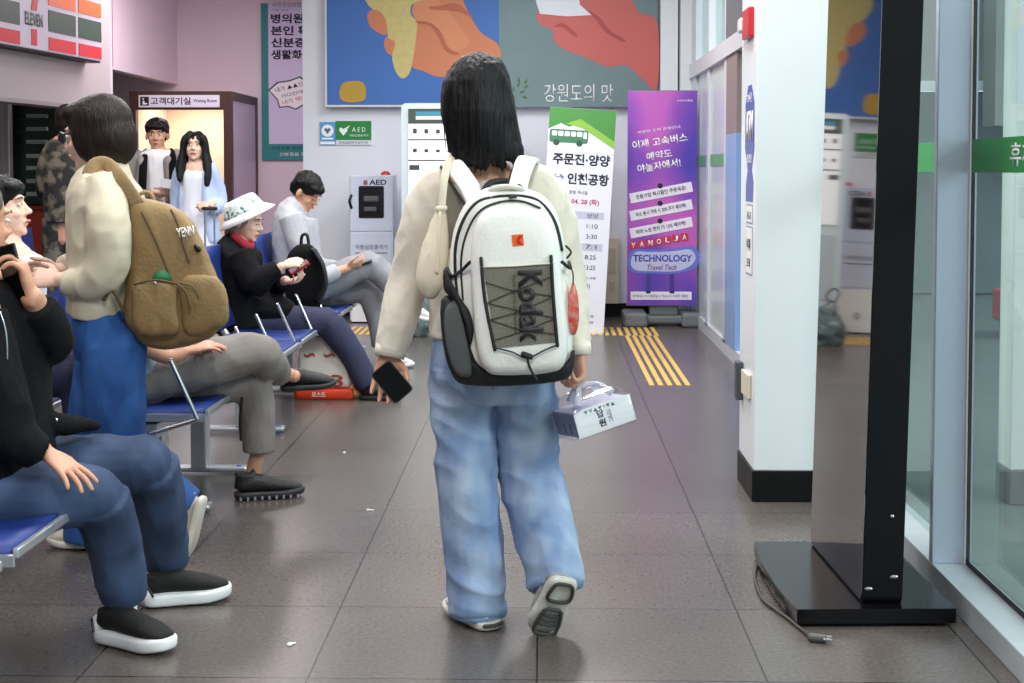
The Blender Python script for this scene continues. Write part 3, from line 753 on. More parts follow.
mb.prism([(s0[0], zt + .14), (s0[0] + sw, zt + .14), (s0[0] + sw * 1.5, zt + .32), (s0[0] + sw * 2.6, zt + .52), (s0[0] - sw * 1.6, zt + .52), (s0[0] - sw * 1.6, zt + .40), (s0[0] + sw * 1.3, zt + .40), (s0[0] + sw * .4, zt + .28)], .004, M)
mb.build('numeral_seven', SR, ss)

# store inside: green cooler with drink rows over a red counter
cl = thing('drinks_cooler', 'dark green drinks cooler in the store behind the hall', 'cooler', (-5.1, 14.3, 0))
A = P(11, 205, 13.95); B = P(66, 100, 13.95)
MB().b2((A.x, 13.98, A.z), (B.x, 14.5, 2.04), .01).build('cabinet', SM('cooler_green', (14, 42, 32), .3), cl)
sh = MB()
MB().b2((A.x, 13.9, 1.98), (B.x, 13.98, 2.05), .004).build('header', SM('cooler_header', (150, 70, 60)), cl)
for k, y in enumerate((116, 129, 142, 156, 168, 181, 194)):
    a_ = P(27.5, y + 2, 13.97); b_ = P(48, y - 2, 13.97)
    MB().b2((a_.x, 13.93, a_.z), (b_.x, 13.98, b_.z), .004).build('price_rail', SM('rail_grey', (140, 156, 148)), cl)
    MB().b2((A.x + .04, 13.95, a_.z - .015), (B.x - .03, 13.98, a_.z - .004)).build('shelf_edge', SM('shelf_dark', (30, 60, 48)), cl)
sc2 = thing('red_counter', 'red counter under the green drinks cooler in the store', 'counter', (-5.1, 14.2, 0))
MB().b2((A.x, 13.9, 0), (B.x + .1, 14.5, A.z - .01), .01).build('front', SM('counter_red', (150, 44, 32), .4), sc2)
MB().b2((A.x - .02, 13.86, A.z - .05), (B.x + .12, 13.9, A.z - .01), .006).build('top_rail', SM('counter_rail', (110, 34, 28), .3), sc2)
sp = thing('steel_door_post', 'brushed steel door frame at the left edge of the store front', 'post', (-5.5, 13.8, 0))
a_ = P(-30, 170, 13.8); b_ = P(11.5, 170, 13.8)
MB().b2((a_.x, 13.75, 0), (b_.x, 13.85, 2.02), .006).build('frame', mat('brushed_steel', srgb(170, 164, 164), .35, metal=.7, var=.15, vscale=30, stretch=(1, 1, .02)), sp)
MB().b2((b_.x - .05, 13.72, .9), (b_.x - .02, 13.75, 1.3), .005).build('handle', CHROME, sp)

# ---------------------------------------------------------------- black standing display
bz = .055
near = G(863, 604, bz)
kd = thing('display_kiosk', 'tall black standing display with a mirror-dark screen on a flat black base', 'kiosk', (near.x, near.y, 0), R(2.2))
BG = SM('kiosk_black', (16, 18, 22), .22, coat=.3)
BM_ = SM('kiosk_matt_black', (9, 13, 17), .6, spec=.2)
BL = .665; BT = .115
# local frame: x away from the hall, y along the wall
prof = rrect(0, bz, BL, 1.925, .025)
Ml = Matrix(((0, 0, 1, 0), (1, 0, 0, 0), (0, 1, 0, 0), (0, 0, 0, 1)))
Ml = Matrix.Translation((0, 0, bz)) @ Matrix.Rotation(R(1.35), 4, 'Y') @ Matrix.Translation((0, 0, -bz)) @ Ml
MB().prism(prof, BT, Ml).build('body', BM_, kd, local=True)
def mirror_mat():
    m = bpy.data.materials.new('dark_mirror_glass'); m.use_nodes = True; b = m.node_tree.nodes['Principled BSDF']
    b.inputs['Base Color'].default_value = (.31, .28, .26, 1); b.inputs['Metallic'].default_value = 1; b.inputs['Roughness'].default_value = .035
    return m
MB().prism(rrect(.008, bz + .008, BL - .008, 1.917, .02), -.004, Ml).build('screen', mirror_mat(), kd, local=True)
inv = wmat(kd).inverted()
corner = [inv @ G(797, 628, 0), inv @ G(954, 625, 0)]
xl, xr, yf = corner[0].x, corner[1].x, corner[0].y
cur = [(xl + .0, yf), (xl - .014, yf + .25), (xl - .008, yf + .5), (xl + .015, yf + .74), (xr, yf + .74), (xr, yf)]
MB().prism([cur[0], (xl - .010, yf + .12), cur[1], cur[2], cur[3], cur[4], cur[5]], bz - .012, Matrix.Translation((0, 0, .012))).build('base_plate', SM('base_gloss_black', (14, 14, 17), .2, spec=.35), kd, local=True)
MB().b2((xl + .05, yf + .03, 0), (xr - .05, yf + .74, .012)).build('base_feet', BLACKB, kd, local=True)
MB().ball((BT * .72, -.001, .135 + .18), (.006, .004, .006)).ball((BT * .78, -.001, .135), (.012, .003, .006)).ball((.015, -.001, bz + .045), (.012, .003, .006)).build('screw', CHROME, kd, local=True)
cord = [G(757, 566), G(755, 580), G(762, 600), G(776, 612), G(790, 622), G(803, 633), G(812, 640)]
cd = thing('power_cord', 'dark power cord with a plug lying beside the black base', 'cord', tuple(G(790, 622)))
MB().tube([Vector((p.x, p.y, .006)) for p in cord], .005, seg=8, n=5).build('cable', SM('cord_dark', (60, 58, 52), .5), cd)
e = G(815, 642)
MB().tube([(e.x - .012, e.y + .005, .012), (e.x + .025, e.y - .008, .012)], .012, seg=10).build('plug', SM('plug_grey', (90, 92, 88), .35), cd)
MB().tube([(e.x + .025, e.y + .004, .014), (e.x + .046, e.y, .014)], .0035, seg=8).tube([(e.x + .02, e.y - .02, .014), (e.x + .042, e.y - .024, .014)], .0035, seg=8).build('prong', CHROME, cd)

# ---------------------------------------------------------------- on the pillar's hall face
Mp = lambda Y, z: pmat((.83, Y, z), (0, -1, 0))     # x towards the camera, z towards the hall
fa = thing('fire_alarm', 'small red fire alarm box high on the white pillar', 'alarm', (.835, 5.8, 1.87))
MB().b2((.822, 5.66, 1.865), (.845, 5.84, 1.985), .006).build('housing', SM('alarm_housing', (196, 34, 48), .35), fa)
MB().b2((.812, 5.84, 1.90), (.845, 5.92, 1.96), .01).build('strobe', SM('strobe_white', (226, 226, 230), .25), fa)
at = thing('cash_machine_sticker', 'tall blue sticker reading ATM on the side of the white pillar', 'sticker', (.829, 5.72, .92))
M = pmat((.8448, 5.88, 0), (0, -1, 0)) @ Matrix.Diagonal((1.6, 1, 1, 1))
q = [(.05, 1.675), (.11, 1.675), (.155, 1.60), (.16, 1.42), (.12, 1.33), (.15, 1.28), (.14, 1.2), (.02, 1.2), (.02, 1.27), (.05, 1.33), (.0, 1.42), (.005, 1.60)]
MB().prism([(x, z) for x, z in q], .001, M).build('blue_shape', SM('sticker_blue', (70, 86, 176), .4), at)
text('lettering', 'ATM', M, .02, 1.45, .12, .12, WHT, at, bold=.04, off=.002)
text('lettering', '24시간', M, .04, 1.605, .08, .04, WHT, at, off=.002); text('lettering', '현금인출', M, .04, 1.36, .08, .035, WHT, at, off=.002)
mb = MB(); patch(mb, M, .03, 1.11, .14, 1.19, 0, .001); patch(mb, M, .03, .9, .14, 1.1, 0, .001); mb.build('label_border', SM('sticker_grey', (150, 156, 176), .4), at)
mb = MB(); patch(mb, M, .037, 1.117, .133, 1.183, 0, .002); patch(mb, M, .037, .907, .133, 1.093, 0, .002); mb.build('label_field', WHT, at)
text('lettering', '출금', M, .05, 1.13, .07, .03, BLK, at, off=.0025); text('lettering', '이체', M, .05, 1.0, .06, .05, BLK, at, off=.0025); text('lettering', '조회', M, .05, .93, .06, .04, BLK, at, off=.0025)
wh = thing('wall_outlet', 'cream outlet cover with a torn edge low on the pillar side', 'outlet', (.82, 5.72, .45))
MB().b2((.828, 5.66, .40), (.844, 5.84, .50), .004).build('cover', SM('outlet_cream', (222, 214, 192), .5), wh)
MB().b2((.815, 5.88, .36), (.844, 5.95, .52), .004).build('cable_channel', SM('channel_dark', (70, 74, 84), .5), wh)

# ---------------------------------------------------------------- benches
BLUE = SM('seat_blue', (22, 48, 122), .5, coat=.0, var=.06, vscale=6)
ALU = SM('bench_aluminium', (200, 204, 210), .3, metal=.7)
PITCH = .55
def seat_pad(y):
    mb = MB(); n = 9
    rings = []
    for k in range(n):
        t = k / (n - 1); x = -.01 - .42 * t; z = .415 + .012 * math.sin(t * PI * .9) * -1 + .01 * t
        h = .022
        rings.append([(x, y + .008, z - h), (x, y + .002, z), (x, y + .02, z + h * .9), (x, y + .225, z + h * .55), (x, y + .43, z + h * .9), (x, y + .448, z), (x, y + .442, z - h)])
    return mb.loft(rings)
def back_pad(y):
    mb = MB(); rings = []
    for k in range(9):
        t = k / 8; z = .47 + .44 * t; x = -.45 - .10 * t - .02 * math.sin(t * PI); g = .018
        rings.append([(x + g, y + .02, z), (x + g * .5, y + .225, z), (x + g, y + .43, z), (x, y + .445, z), (x - g, y + .43, z), (x - g, y + .02, z), (x, y + .005, z)])
    return mb.loft(rings)
def make_bench(label, n, x, y, arms=None, back=True, inset=.16, rz=0.0):
    t = thing('waiting_bench', label, 'bench', (x, y, 0), rz, 'blue waiting benches')
    L = PITCH * (n - 1) + .45
    MB().b2((-.27, .02, .31), (-.19, L - .02, .37), .006).build('beam', ALU, t, local=True)
    for ly in (.16, L - inset):
        lg = MB().b2((-.265, ly - .04, .03), (-.195, ly + .04, .31), .008).build('leg', ALU, t, local=True)
        MB().b2((-.46, ly - .035, 0.012), (-.02, ly + .035, .035), .01).build('foot_bar', ALU, lg, local=True)
        MB().tube([(-.06, ly, .0), (-.06, ly, .012)], .02, n=1, round_cap=False).tube([(-.42, ly, .0), (-.42, ly, .012)], .02, n=1, round_cap=False).ball((-.06, ly, .037), (.012, .012, .006)).build('foot_bolt', SM('bolt_blue', (60, 90, 160), .3), lg, local=True)
    for i in range(n):
        y0_ = i * PITCH
        s = seat_pad(y0_).build('seat', BLUE, t, local=True, smooth=True)
        fr = MB().b2((-.005, y0_, .402), (.012, y0_ + .45, .426), .004).b2((-.43, y0_, .38), (-.0, y0_ + .008, .412), .003).b2((-.43, y0_ + .442, .38), (-.0, y0_ + .45, .418), .003)
        fr.build('seat_trim', ALU, s, local=True)
        MB().b2((-.30, y0_ + .1, .37), (-.15, y0_ + .35, .39), .004).build('seat_bracket', ALU, s, local=True)
        if back:
            bk = back_pad(y0_).build('backrest', BLUE, t, local=True, smooth=True)
            MB().tube([(-.23, y0_ + .225, .36), (-.42, y0_ + .225, .40), (-.50, y0_ + .225, .52), (-.56, y0_ + .225, .8)], (.018), n=3).build('back_bracket', ALU, bk, local=True)
    for i in (arms if arms is not None else range(n + 1)):
        ya = i * PITCH - .05
        am = MB().tube([(-.54, ya, .63), (-.50, ya, .685), (-.40, ya, .70), (-.24, ya, .70), (-.16, ya, .685), (-.12, ya, .64), (-.115, ya, .61)], (.021, .014), seg=10, up=(0, 1, 0)).build('armrest', BLACK, t, local=True, smooth=True)
        MB().tube([(-.118, ya, .62), (-.02, ya, .40)], .009, n=1, seg=10).tube([(-.02, ya, .40), (-.2, ya, .345)], .009, n=1, seg=10).tube([(-.53, ya, .64), (-.47, ya, .40), (-.24, ya, .345)], .009, n=1, seg=10).build('strut', CHROME, am, local=True)
    return t
make_bench('blue bench nearest the camera under the man in black jacket', 3, -1.262, 2.18, inset=.6)
make_bench('blue bench under the man with grey trousers, beside the brown backpack', 2, -1.268, 5.21, arms=(0, 2))
make_bench('blue bench under the woman in the white bucket hat', 3, -1.285, 6.85)
make_bench('blue bench farthest along, under the man in pale grey jumper', 3, -1.285, 8.85, arms=(2, 3))
make_bench('blue bench in the row behind, under the young man in white', 2, -1.90, 4.55, arms=(0, 2))
make_bench('blue bench in the left background before the camouflage jacket', 3, -3.2, 8.6)

# bag with orange base on the floor
a = G(298, 400); 
gb = thing('shopping_bag', 'white printed shopping bag with an orange foot, on the floor under the benches', 'bag', (-1.2, 8.05, 0))
c0 = G(324, 399)
rings = []
for (z_, hw, hd) in ((.055, .165, .10), (.10, .165, .10), (.2, .155, .09), (.3, .15, .07), (.36, .14, .05), (.375, .13, .045)):
    rings.append([(c0.x + x, c0.y + .08 + y, z_ + .0) for x, y in rrect(-hw, -hd, hw, hd, .03, 4)])
MB().loft(rings).build('bag_body', SM('bag_white', (232, 224, 216), .35), gb, smooth=True, sub=1, disp=crumple(.008, 18))
rings = [[(c0.x + x, c0.y + .08 + y, z_) for x, y in rrect(-hw, -hd, hw, hd, .03, 4)] for z_, hw, hd in ((0, .16, .10), (.004, .172, .108), (.05, .176, .112), (.062, .172, .108))]
MB().loft(rings).build('orange_base', SM('bag_orange', (236, 72, 38), .35), gb, smooth=True)
M = pmat((c0.x - .165, c0.y - .034, 0))
text('lettering', '로스트', M, .1, .02, .08, .025, WHT, gb, off=.002)
Mx = pmat((c0.x - .165, c0.y - .028, 0), (1, 0, 0), (0, .1, 1))
text('lettering', '∽ ∽', Mx, .05, .245, .18, .025, SM('print_brown', (168, 80, 66)), gb, off=.004)
text('lettering', '3', Mx, .21, .075, .07, .07, SM('print_brown', (168, 80, 66)), gb, off=.006, bold=.01)
MB().tube([(c0.x - .06, c0.y + .02, .36), (c0.x - .05, c0.y + .0, .46), (c0.x + .05, c0.y + .0, .46), (c0.x + .06, c0.y + .02, .36)], .006, seg=8).build('bag_handle', SM('bag_string', (220, 210, 200), .5), gb)
sn_ = G(351, 399)
sk = MB().ball((sn_.x, sn_.y + .05, .055), (.05, .05, .055)).ball((sn_.x + .02, sn_.y + .03, .035), (.04, .04, .034)).build('snack_packet', SM('snack_amber', (222, 150, 60), .3, col2=srgb(240, 200, 150), vscale=40), remesh=.008, disp=crumple(.006, 40))
tag(sk, 'small amber snack packet leaning on the orange footed shopping bag', 'packet')
for i, (px, py, r_, lab) in enumerate(((344, 453, .006, 'tiny white crumb on the floor tiles before the orange footed bag'), (290, 645, .010, 'torn white paper scrap on the floor at the lower left'), )):
    g_ = G(px, py); pc = MB().ball((g_.x, g_.y, .003), (r_, r_ * 1.4, .003)).ball((g_.x + r_, g_.y + r_, .0025), (r_ * .7, r_ * .5, .0025)).build('paper_scrap', WHT, remesh=.0025); tag(pc, lab, 'scrap')
g_ = G(374, 511); pc = MB().tube([(g_.x - .028, g_.y + .012, .002), (g_.x, g_.y, .003), (g_.x + .028, g_.y - .006, .002)], (.004, .0018), seg=8).build('paper_strip', WHT); tag(pc, 'thin pale strip of paper lying on the floor left of the jeans', 'scrap')
# ================================================================ people
def folds(amp, sc=(14, 14, 4), fine=0.0, fsc=60, seed=0.0):
    def fn(co, n):
        q = Vector((co.x * sc[0] + seed, co.y * sc[1], co.z * sc[2]))
        a = noise.noise(q); b = noise.noise(q * 2.1 + Vector((5, 1, 2)))
        v = amp * ((1 - abs(a) * 3.0) * .6 + .35 * b)
        if fine: v += fine * noise.noise(co * fsc)
        return v
    return fn
SKIN = mat('skin', srgb(210, 158, 132), 0.5, var=.03, vscale=12)
SKIN2 = mat('skin_tan', srgb(206, 152, 126), 0.5, var=.04, vscale=12)
SKIN3 = mat('skin_pale', srgb(236, 196, 176), 0.5, var=.03, vscale=12)
for _m in (SKIN, SKIN2, SKIN3):
    _b = _m.node_tree.nodes['Principled BSDF']; _b.inputs['Subsurface Weight'].default_value = .12; _b.inputs['Subsurface Radius'].default_value = (.02, .008, .005)
HAIRB = mat('black_hair', srgb(12, 11, 13), 0.42, spec=.25, bump=.5, bscale=10, stretch=(22, 22, 1), var=.3, vscale=6)
HAIRN = mat('dark_brown_hair', srgb(34, 23, 21), 0.45, spec=.25, bump=.5, bscale=10, stretch=(22, 22, 1), var=.3, vscale=6)
EYEW = mat('eye_white', srgb(236, 232, 230), .3); EYED = mat('eye_dark', srgb(24, 18, 18), .25)
LIP = mat('lips', srgb(190, 96, 92), .45)

class Fig:
    """a person: skin surface in one mesh, clothes as children"""
    def __init__(s, label, loc, skin=SKIN, voxel=.005):
        s.root = thing('person', label, 'person', loc); s.b = MB(); s.skin = skin; s.voxel = voxel
    def head(s, c, fwd, up=(0, 0, 1), k=1.0, lips=True, brows=True):
        f_ = Vector(fwd).normalized(); u = Vector(up); u = (u - f_ * u.dot(f_)).normalized(); r = f_.cross(u)
        M = Matrix((r, f_, u)).transposed(); s.HM = M; s.hc = Vector(c); s.hk = k
        L = s.hl
        b = s.b
        def bl(p, q): b.ball(L(p), [v * k for v in q], M)
        bl((0, -.012, .03), (.074, .092, .086)); bl((0, .028, -.03), (.060, .060, .076)); bl((0, .042, -.074), (.043, .040, .032))
        bl((0, .070, -.094), (.019, .014, .014)); bl((0, .074, .030), (.048, .016, .012)); bl((.034, .062, -.028), (.020, .018, .018)); bl((-.034, .062, -.028), (.020, .018, .018))
        bl((.078, -.008, -.012), (.009, .018, .030)); bl((-.078, -.008, -.012), (.009, .018, .030)); bl((0, .084, -.062), (.022, .010, .012))
        b.tube([L((0, .082, .018)), L((0, .094, -.008)), L((0, .104, -.026))], [.007 * k, .008 * k, .012 * k], seg=10)
        bl((.011, .094, -.030), (.008, .008, .007)); bl((-.011, .094, -.030), (.008, .008, .007))
        b.tube([L((0, -.02, -.05)), L((0, -.03, -.12))], [.052 * k, .053 * k], n=1)
    def hl(s, p): return s.hc + s.HM @ (Vector(p) * s.hk)
    def face(s, body, lips=True, brows=True, open_eyes=True, hair=None):
        k = s.hk; M = s.HM
        for sx in (-1, 1):
            if open_eyes:
                e = MB().ball(s.hl((sx * .030, .0785, .006)), (.0115 * k, .0085 * k, .0052 * k), M).build('eye', EYEW, body, smooth=True)
                MB().ball(s.hl((sx * .030, .0862, .006)), (.0052 * k, .0022 * k, .0046 * k), M).build('iris', EYED, e, smooth=True)
            else:
                MB().tube([s.hl((sx * .018, .088, .002)), s.hl((sx * .030, .089, -.001)), s.hl((sx * .043, .082, .002))], .0022 * k, seg=8).build('eyelid', EYED, body, smooth=True)
            if brows: MB().tube([s.hl((sx * .015, .090, .027)), s.hl((sx * .030, .090, .032)), s.hl((sx * .046, .080, .028))], .0022 * k, seg=8).build('eyebrow', hair or HAIRB, body, smooth=True)
        if lips: MB().tube([s.hl((-.020, .088, -.060)), s.hl((-.006, .0955, -.058)), s.hl((.006, .0955, -.058)), s.hl((.020, .088, -.060))], [.003 * k, .0055 * k, .0055 * k, .003 * k], seg=8).build('lips', LIP, body, smooth=True)
    def hand(s, wrist, d, palm, thumb, curl=(12, 18, 14), k=1.0, spread=5, tcurl=0, mb=None, spacing=.0215):
        """wrist point; d: where the fingers point; palm: where the palm faces; thumb: rough direction of the thumb side"""
        b = mb or s.b
        d = Vector(d).normalized(); pn = Vector(palm); pn = (pn - d * pn.dot(d)).normalized()
        sd = d.cross(pn); sd = sd if sd.dot(Vector(thumb)) > 0 else -sd
        w = Vector(wrist)
        b.tube([w - d * .02 * k, w + d * .015 * k, w + d * .05 * k, w + d * .088 * k], [(.024 * k, .018 * k), (.029 * k, .017 * k), (.038 * k, .016 * k), (.038 * k, .012 * k)], seg=14, up=pn, n=3)
        lens = (.072, .080, .075, .060)
        for i in range(4):
            off = (1.5 - i) * spacing
            L_ = lens[i] * k; c = curl if not hasattr(curl[0], '__len__') else curl[i]
            p = w + d * (.084 - (.004 if i in (0, 3) else 0) - (.006 if i == 3 else 0)) * k + sd * off * k
            a = R((1.5 - i) * spread); dd = (d * math.cos(a) + sd * math.sin(a)).normalized()
            pts = [p - dd * .012 * k, p]; ang = 0
            for j, fr_ in enumerate((.46, .30, .24)):
                ang += R(c[j]); v = dd * math.cos(ang) + pn * math.sin(ang)
                p = p + v * L_ * fr_; pts.append(p)
            b.tube(pts, [.0092 * k, .0088 * k, .0082 * k, .0076 * k, .0062 * k], seg=10, n=2)
        t0 = w + d * .022 * k + sd * .022 * k
        v1 = (d * .62 + sd * .72 + pn * .25).normalized(); v2 = (d * .88 + sd * .30 + pn * (.25 + tcurl)).normalized()
        p1 = t0 + v1 * .040 * k; p2 = p1 + v2 * .032 * k; p3 = p2 + (v2 + pn * tcurl * .5).normalized() * .024 * k
        b.tube([t0, p1, p2, p3], [.0125 * k, .0115 * k, .0095 * k, .0075 * k], seg=10, n=2)
        return w + d * .09 * k
    def limb(s, pts, rad):
        leg = rad[0] > .06
        if leg: rad = [r * k for r, k in zip(rad, (.72, .74, .9, .9))]
        s.b.tube(pts, rad, seg=14, n=1 if leg else 4); return s
    def done(s, relax=3):
        return s.b.build('body', s.skin, s.root, remesh=s.voxel, relax=relax)
    def cloth(s, mb, name, m, voxel=.007, relax=4, amp=.004, sc=(14, 14, 5), seed=0.0, parent=None, fine=0.0):
        return mb.build(name, m, parent or s.root, remesh=voxel, relax=relax, disp=folds(amp, sc, fine, seed=seed) if amp else None)

def shoe(par, heel, toe, up, upper, sole, k=1.0, h=.075, laces=None, name='shoe', soleh=.028, w=.046, shaft=True, voxel=.005):
    """a shoe between heel and toe points lying on its sole; up: away from the ground"""
    heel = Vector(heel); toe = Vector(toe); d = (toe - heel); L = d.length; d.normalize(); u = Vector(up); u = (u - d * u.dot(d)).normalized(); s_ = d.cross(u)
    def q(a, b_, c): return heel + d * (a * L) + u * b_ + s_ * c
    sp = MB(); rings = []
    prof = [(0.0, .55), (.06, .80), (.2, .86), (.4, .80), (.6, .96), (.75, 1.0), (.9, .82), (.97, .55), (1.0, .25)]
    mb = MB()
    lo = [];
    for z_, g in ((0, .93), (soleh * .3, 1.03), (soleh * .8, 1.04), (soleh, .97)):
        ring = []
        for a, ww in prof: ring.append(q(a * (1.0), z_ + (.012 * max(0, a - .75) / .25 if True else 0) + 0, ww * w * g))
        for a, ww in reversed(prof): ring.append(q(a, z_ + .012 * max(0, a - .75) / .25, -ww * w * g))
        rings.append(ring)
    up_m = MB()
    hr = .034 if shaft else .018
    up_m.tube([q(.12, soleh + (.024 if shaft else .012), 0), q(.3, soleh + .030, 0), q(.50, soleh + .022, 0), q(.76, soleh + .012, 0), q(.93, soleh + .004, 0)],
              [(w * .70, hr), (w * .76, .038 if shaft else .03), (w * .84, .032), (w * .84, .024), (w * .55, .014)], seg=16, up=u, n=4)
    if shaft: up_m.tube([q(.16, soleh + .01, 0), q(.17, h, 0)], [(w * .70, .046), (w * .66, .042)], seg=16, up=d, n=1, round_cap=False)
    if shaft and laces: up_m.tube([q(.30, soleh + .03, 0), q(.27, h + .012, 0)], [(.022, .012), (.02, .007)], seg=10, up=d, n=1)
    sh = up_m.build(name, upper, par, remesh=voxel, relax=3)
    mb.loft(rings).build('sole', sole, sh, smooth=True, sub=1)
    if laces:
        for i in range(4):
            a = .38 + .08 * i; zz = soleh + .062 - .010 * i
            MB().tube([q(a, zz - .012, .022), q(a + .02, zz, 0), q(a, zz - .012, -.022)], .003, seg=6).build('lace', laces, sh, smooth=True)
    return sh, q
# ---------------------------------------------------------------- woman walking away
KNIT = mat('cream_knit', srgb(232, 224, 208), .85, bump=.2, bscale=420, var=.03, vscale=9, sheen=.3)
def denim(name, base, fade, sc=3.0, lo=.42, hi=.66):
    if name in MATS: return MATS[name]
    m = mat(name, base, .8, bump=.3, bscale=260, col2=fade, vscale=sc, detail=2, stretch=(1.6, 1.6, 1))
    return m
JEANL = denim('light_wash_denim', srgb(124, 148, 188), srgb(176, 194, 218), 5)
wn = Fig('woman with black shoulder length hair walking away in cream jumper and light wide jeans', G(490, 632), SKIN, .0038)
YB = 4.12
wn.head(P(481, 97, YB), (-.12, 1, -.12), k=1.0)
b = wn.b
b.tube([P(482, 150, YB + .02), P(485, 166, YB + .0), P(486, 180, YB), P(486, 191, YB)], [(.05, .05), (.066, .056), (.125, .066), (.15, .075)], seg=18, up=(0, 1, 0))
b.tube([P(486, 188, YB), P(487, 230, YB + .01), P(490, 300, YB), P(494, 350, YB)], [(.15, .07), (.14, .08), (.11, .075), (.14, .09)], seg=18, up=(0, 1, 0))
shL, elL, wrL = P(436, 194, YB), P(409, 275, YB + .02), P(389, 352, YB - .02)
shR, elR, wrR = P(540, 190, YB), P(566, 275, YB + .02), P(579, 350, YB - .05)
for a_, e_, w_2 in ((shL, elL, wrL), (shR, elR, wrR)): wn.limb([a_, e_, w_2], [.045, .036, .026])
wn.hand(wrL, (-.1, -.1, -1), (0.1, -1, 0), (1, 0, -.1), curl=(14, 24, 20), tcurl=.9)
wn.hand(wrR, (.02, -.06, -1), (-.9, -.35, 0), (0, 1, -.2), curl=((40, 70, 40), (45, 75, 45), (48, 78, 45), (50, 80, 45)), tcurl=.6, k=.95)
hipL, knL, anL = P(463, 372, YB), P(470, 490, YB - .02), P(480, 598, YB - .05)
hipR, knR, anR = P(522, 370, YB), P(532, 470, YB + .05), P(556, 570, 4.0)
wn.limb([hipL, knL, anL], [.075, .052, .036]); wn.limb([hipR, knR, anR], [.075, .052, .036])
body = wn.done(); wn.face(body)
# hair
H = MB(); rings = []
hair_prof = [(53, 480, 5, .014, .0), (54.5, 480, 12, .034, .0), (58, 479.5, 19, .060, .0), (64, 479, 25.5, .082, .0), (72, 478, 30, .097, 0), (82, 477, 33.5, .106, .0), (95, 477, 35.5, .112, -.0), (112, 479, 37, .108, -.01), (128, 481, 37, .098, -.02), (142, 483.5, 37, .085, -.03), (153, 486, 36, .070, -.04), (161, 488, 33, .050, -.045)]
for (y, cx_, hw, hd, dy) in hair_prof:
    c = P(cx_, y, YB + dy - .005); w2 = hw / 340
    rings.append([c + Vector((math.cos(t) * w2, math.sin(t) * hd, 0)) for t in [2 * PI * k / 28 for k in range(28)]])
H.loft(rings)
rs = random.Random(3)
for k in range(34):
    t = PI + PI * (k + .5) / 34 + rs.uniform(-.1, .1)
    y0 = 148 + rs.uniform(-4, 4); cx_ = 486; w2 = 34 / 340
    c = P(cx_, y0, YB - .04)
    p0 = c + Vector((math.cos(t) * w2 * .97, math.sin(t) * .066, 0)); ln = rs.uniform(.045, .075) * (1 if abs(math.cos(t)) < .8 else 1.1)
    sw = rs.uniform(-.012, .014) + (.012 if math.cos(t) > .5 else 0)
    H.tube([p0, p0 + Vector((sw * .4, 0, -ln * .5)), p0 + Vector((sw, .004, -ln))], [.010, .008, .0022], seg=8, n=3)
H.build('hair', HAIRB, wn.root, remesh=.0042, relax=2, disp=lambda co, n: .0038 * noise.noise(Vector((co.x * 95, co.y * 95, co.z * 5))) + .005 * noise.noise(Vector((co.x * 30, co.y * 30, co.z * 3))))
for k in range(7):
    x = 443 + k * 2.4; y0 = 100 + k * 3
    MB().tube([P(x + 3, y0, YB - .06), P(x + 1 - k * .3, y0 + 26, YB - .07), P(x + 3 + rs.uniform(-3, 6), y0 + 48 + rs.uniform(-4, 8), YB - .065)], [.0022, .002, .0008], seg=6).build('hair_strand', HAIRB, wn.root, smooth=True)
# jumper
T = MB()
T.tube([P(487, 190, YB - .0), P(487, 199, YB - .005), P(488, 240, YB), P(489, 300, YB), P(491, 334, YB)], [(.125, .07), (.178, .088), (.185, .115), (.182, .12), (.178, .125)], seg=24, up=(0, 1, 0), round_cap=False)
T.tube([P(447, 182, YB), P(437, 190, YB), P(421, 222, YB + .0), P(410, 275, YB + .02), P(398, 320, YB), P(390, 353, YB - .02)], [(.045, .05), (.062, .062), (.062, .062), (.060, .060), (.056, .056), (.044, .044)], seg=18, round_cap=False)
T.tube([P(527, 179, YB), P(538, 186, YB), P(556, 220, YB), P(566, 275, YB + .02), P(573, 320, YB - .01), P(579, 352, YB - .05)], [(.045, .05), (.060, .060), (.058, .060), (.056, .056), (.048, .048), (.034, .034)], seg=18, round_cap=False)
jump = wn.cloth(T, 'jumper', KNIT, .006, 5, .0065, (15, 15, 9), fine=.001)
for (p_, q_, r_) in ((P(391, 346, YB - .015), P(389, 357, YB - .022), .046), (P(578.5, 343, YB - .045), P(579.5, 355, YB - .052), .036)):
    MB().tube([p_, q_], r_, n=1, seg=20, round_cap=False).build('cuff', KNIT, jump, smooth=True)
# jeans
J = MB()
J.tube([P(492, 318, YB), P(492, 345, YB), P(493, 375, YB - .0), P(493, 398, YB)], [(.155, .11), (.176, .13), (.184, .14), (.165, .12)], seg=26, up=(0, 1, 0), round_cap=False)
J.tube([P(461, 372, YB), P(463, 420, YB), P(467, 480, YB - .02), P(473, 540, YB - .03), P(477, 585, YB - .04), P(478, 609, YB - .045)], [(.088, .115), (.096, .105), (.083, .095), (.083, .092), (.084, .092), (.084, .094)], seg=22, up=(0, 1, 0), round_cap=False)
J.tube([P(524, 372, YB), P(526, 420, YB + .02), P(529, 470, YB + .05), P(541, 520, YB + .0), P(552, 560, 4.04), P(556, 586, 4.0)], [(.090, .115), (.091, .105), (.088, .10), (.088, .095), (.080, .09), (.076, .085)], seg=22, up=(0, 1, 0), round_cap=False)
def jean_fold(co, n):
    v = folds(.006, (13, 13, 4.5), .0008, 90)(co, n)
    q = Vector((co.x * 5 + co.z * 9, co.y * 6, co.z * 7)); v += .009 * (1 - 2.4 * abs(noise.noise(q))) * (.35 + .65 * (co.z < .75))
    return v
jeans = J.build('jeans', JEANL, wn.root, remesh=.0062, relax=4, disp=jean_fold)
HEM = mat('denim_hem', srgb(142, 172, 212), .8, bump=.5, bscale=200)
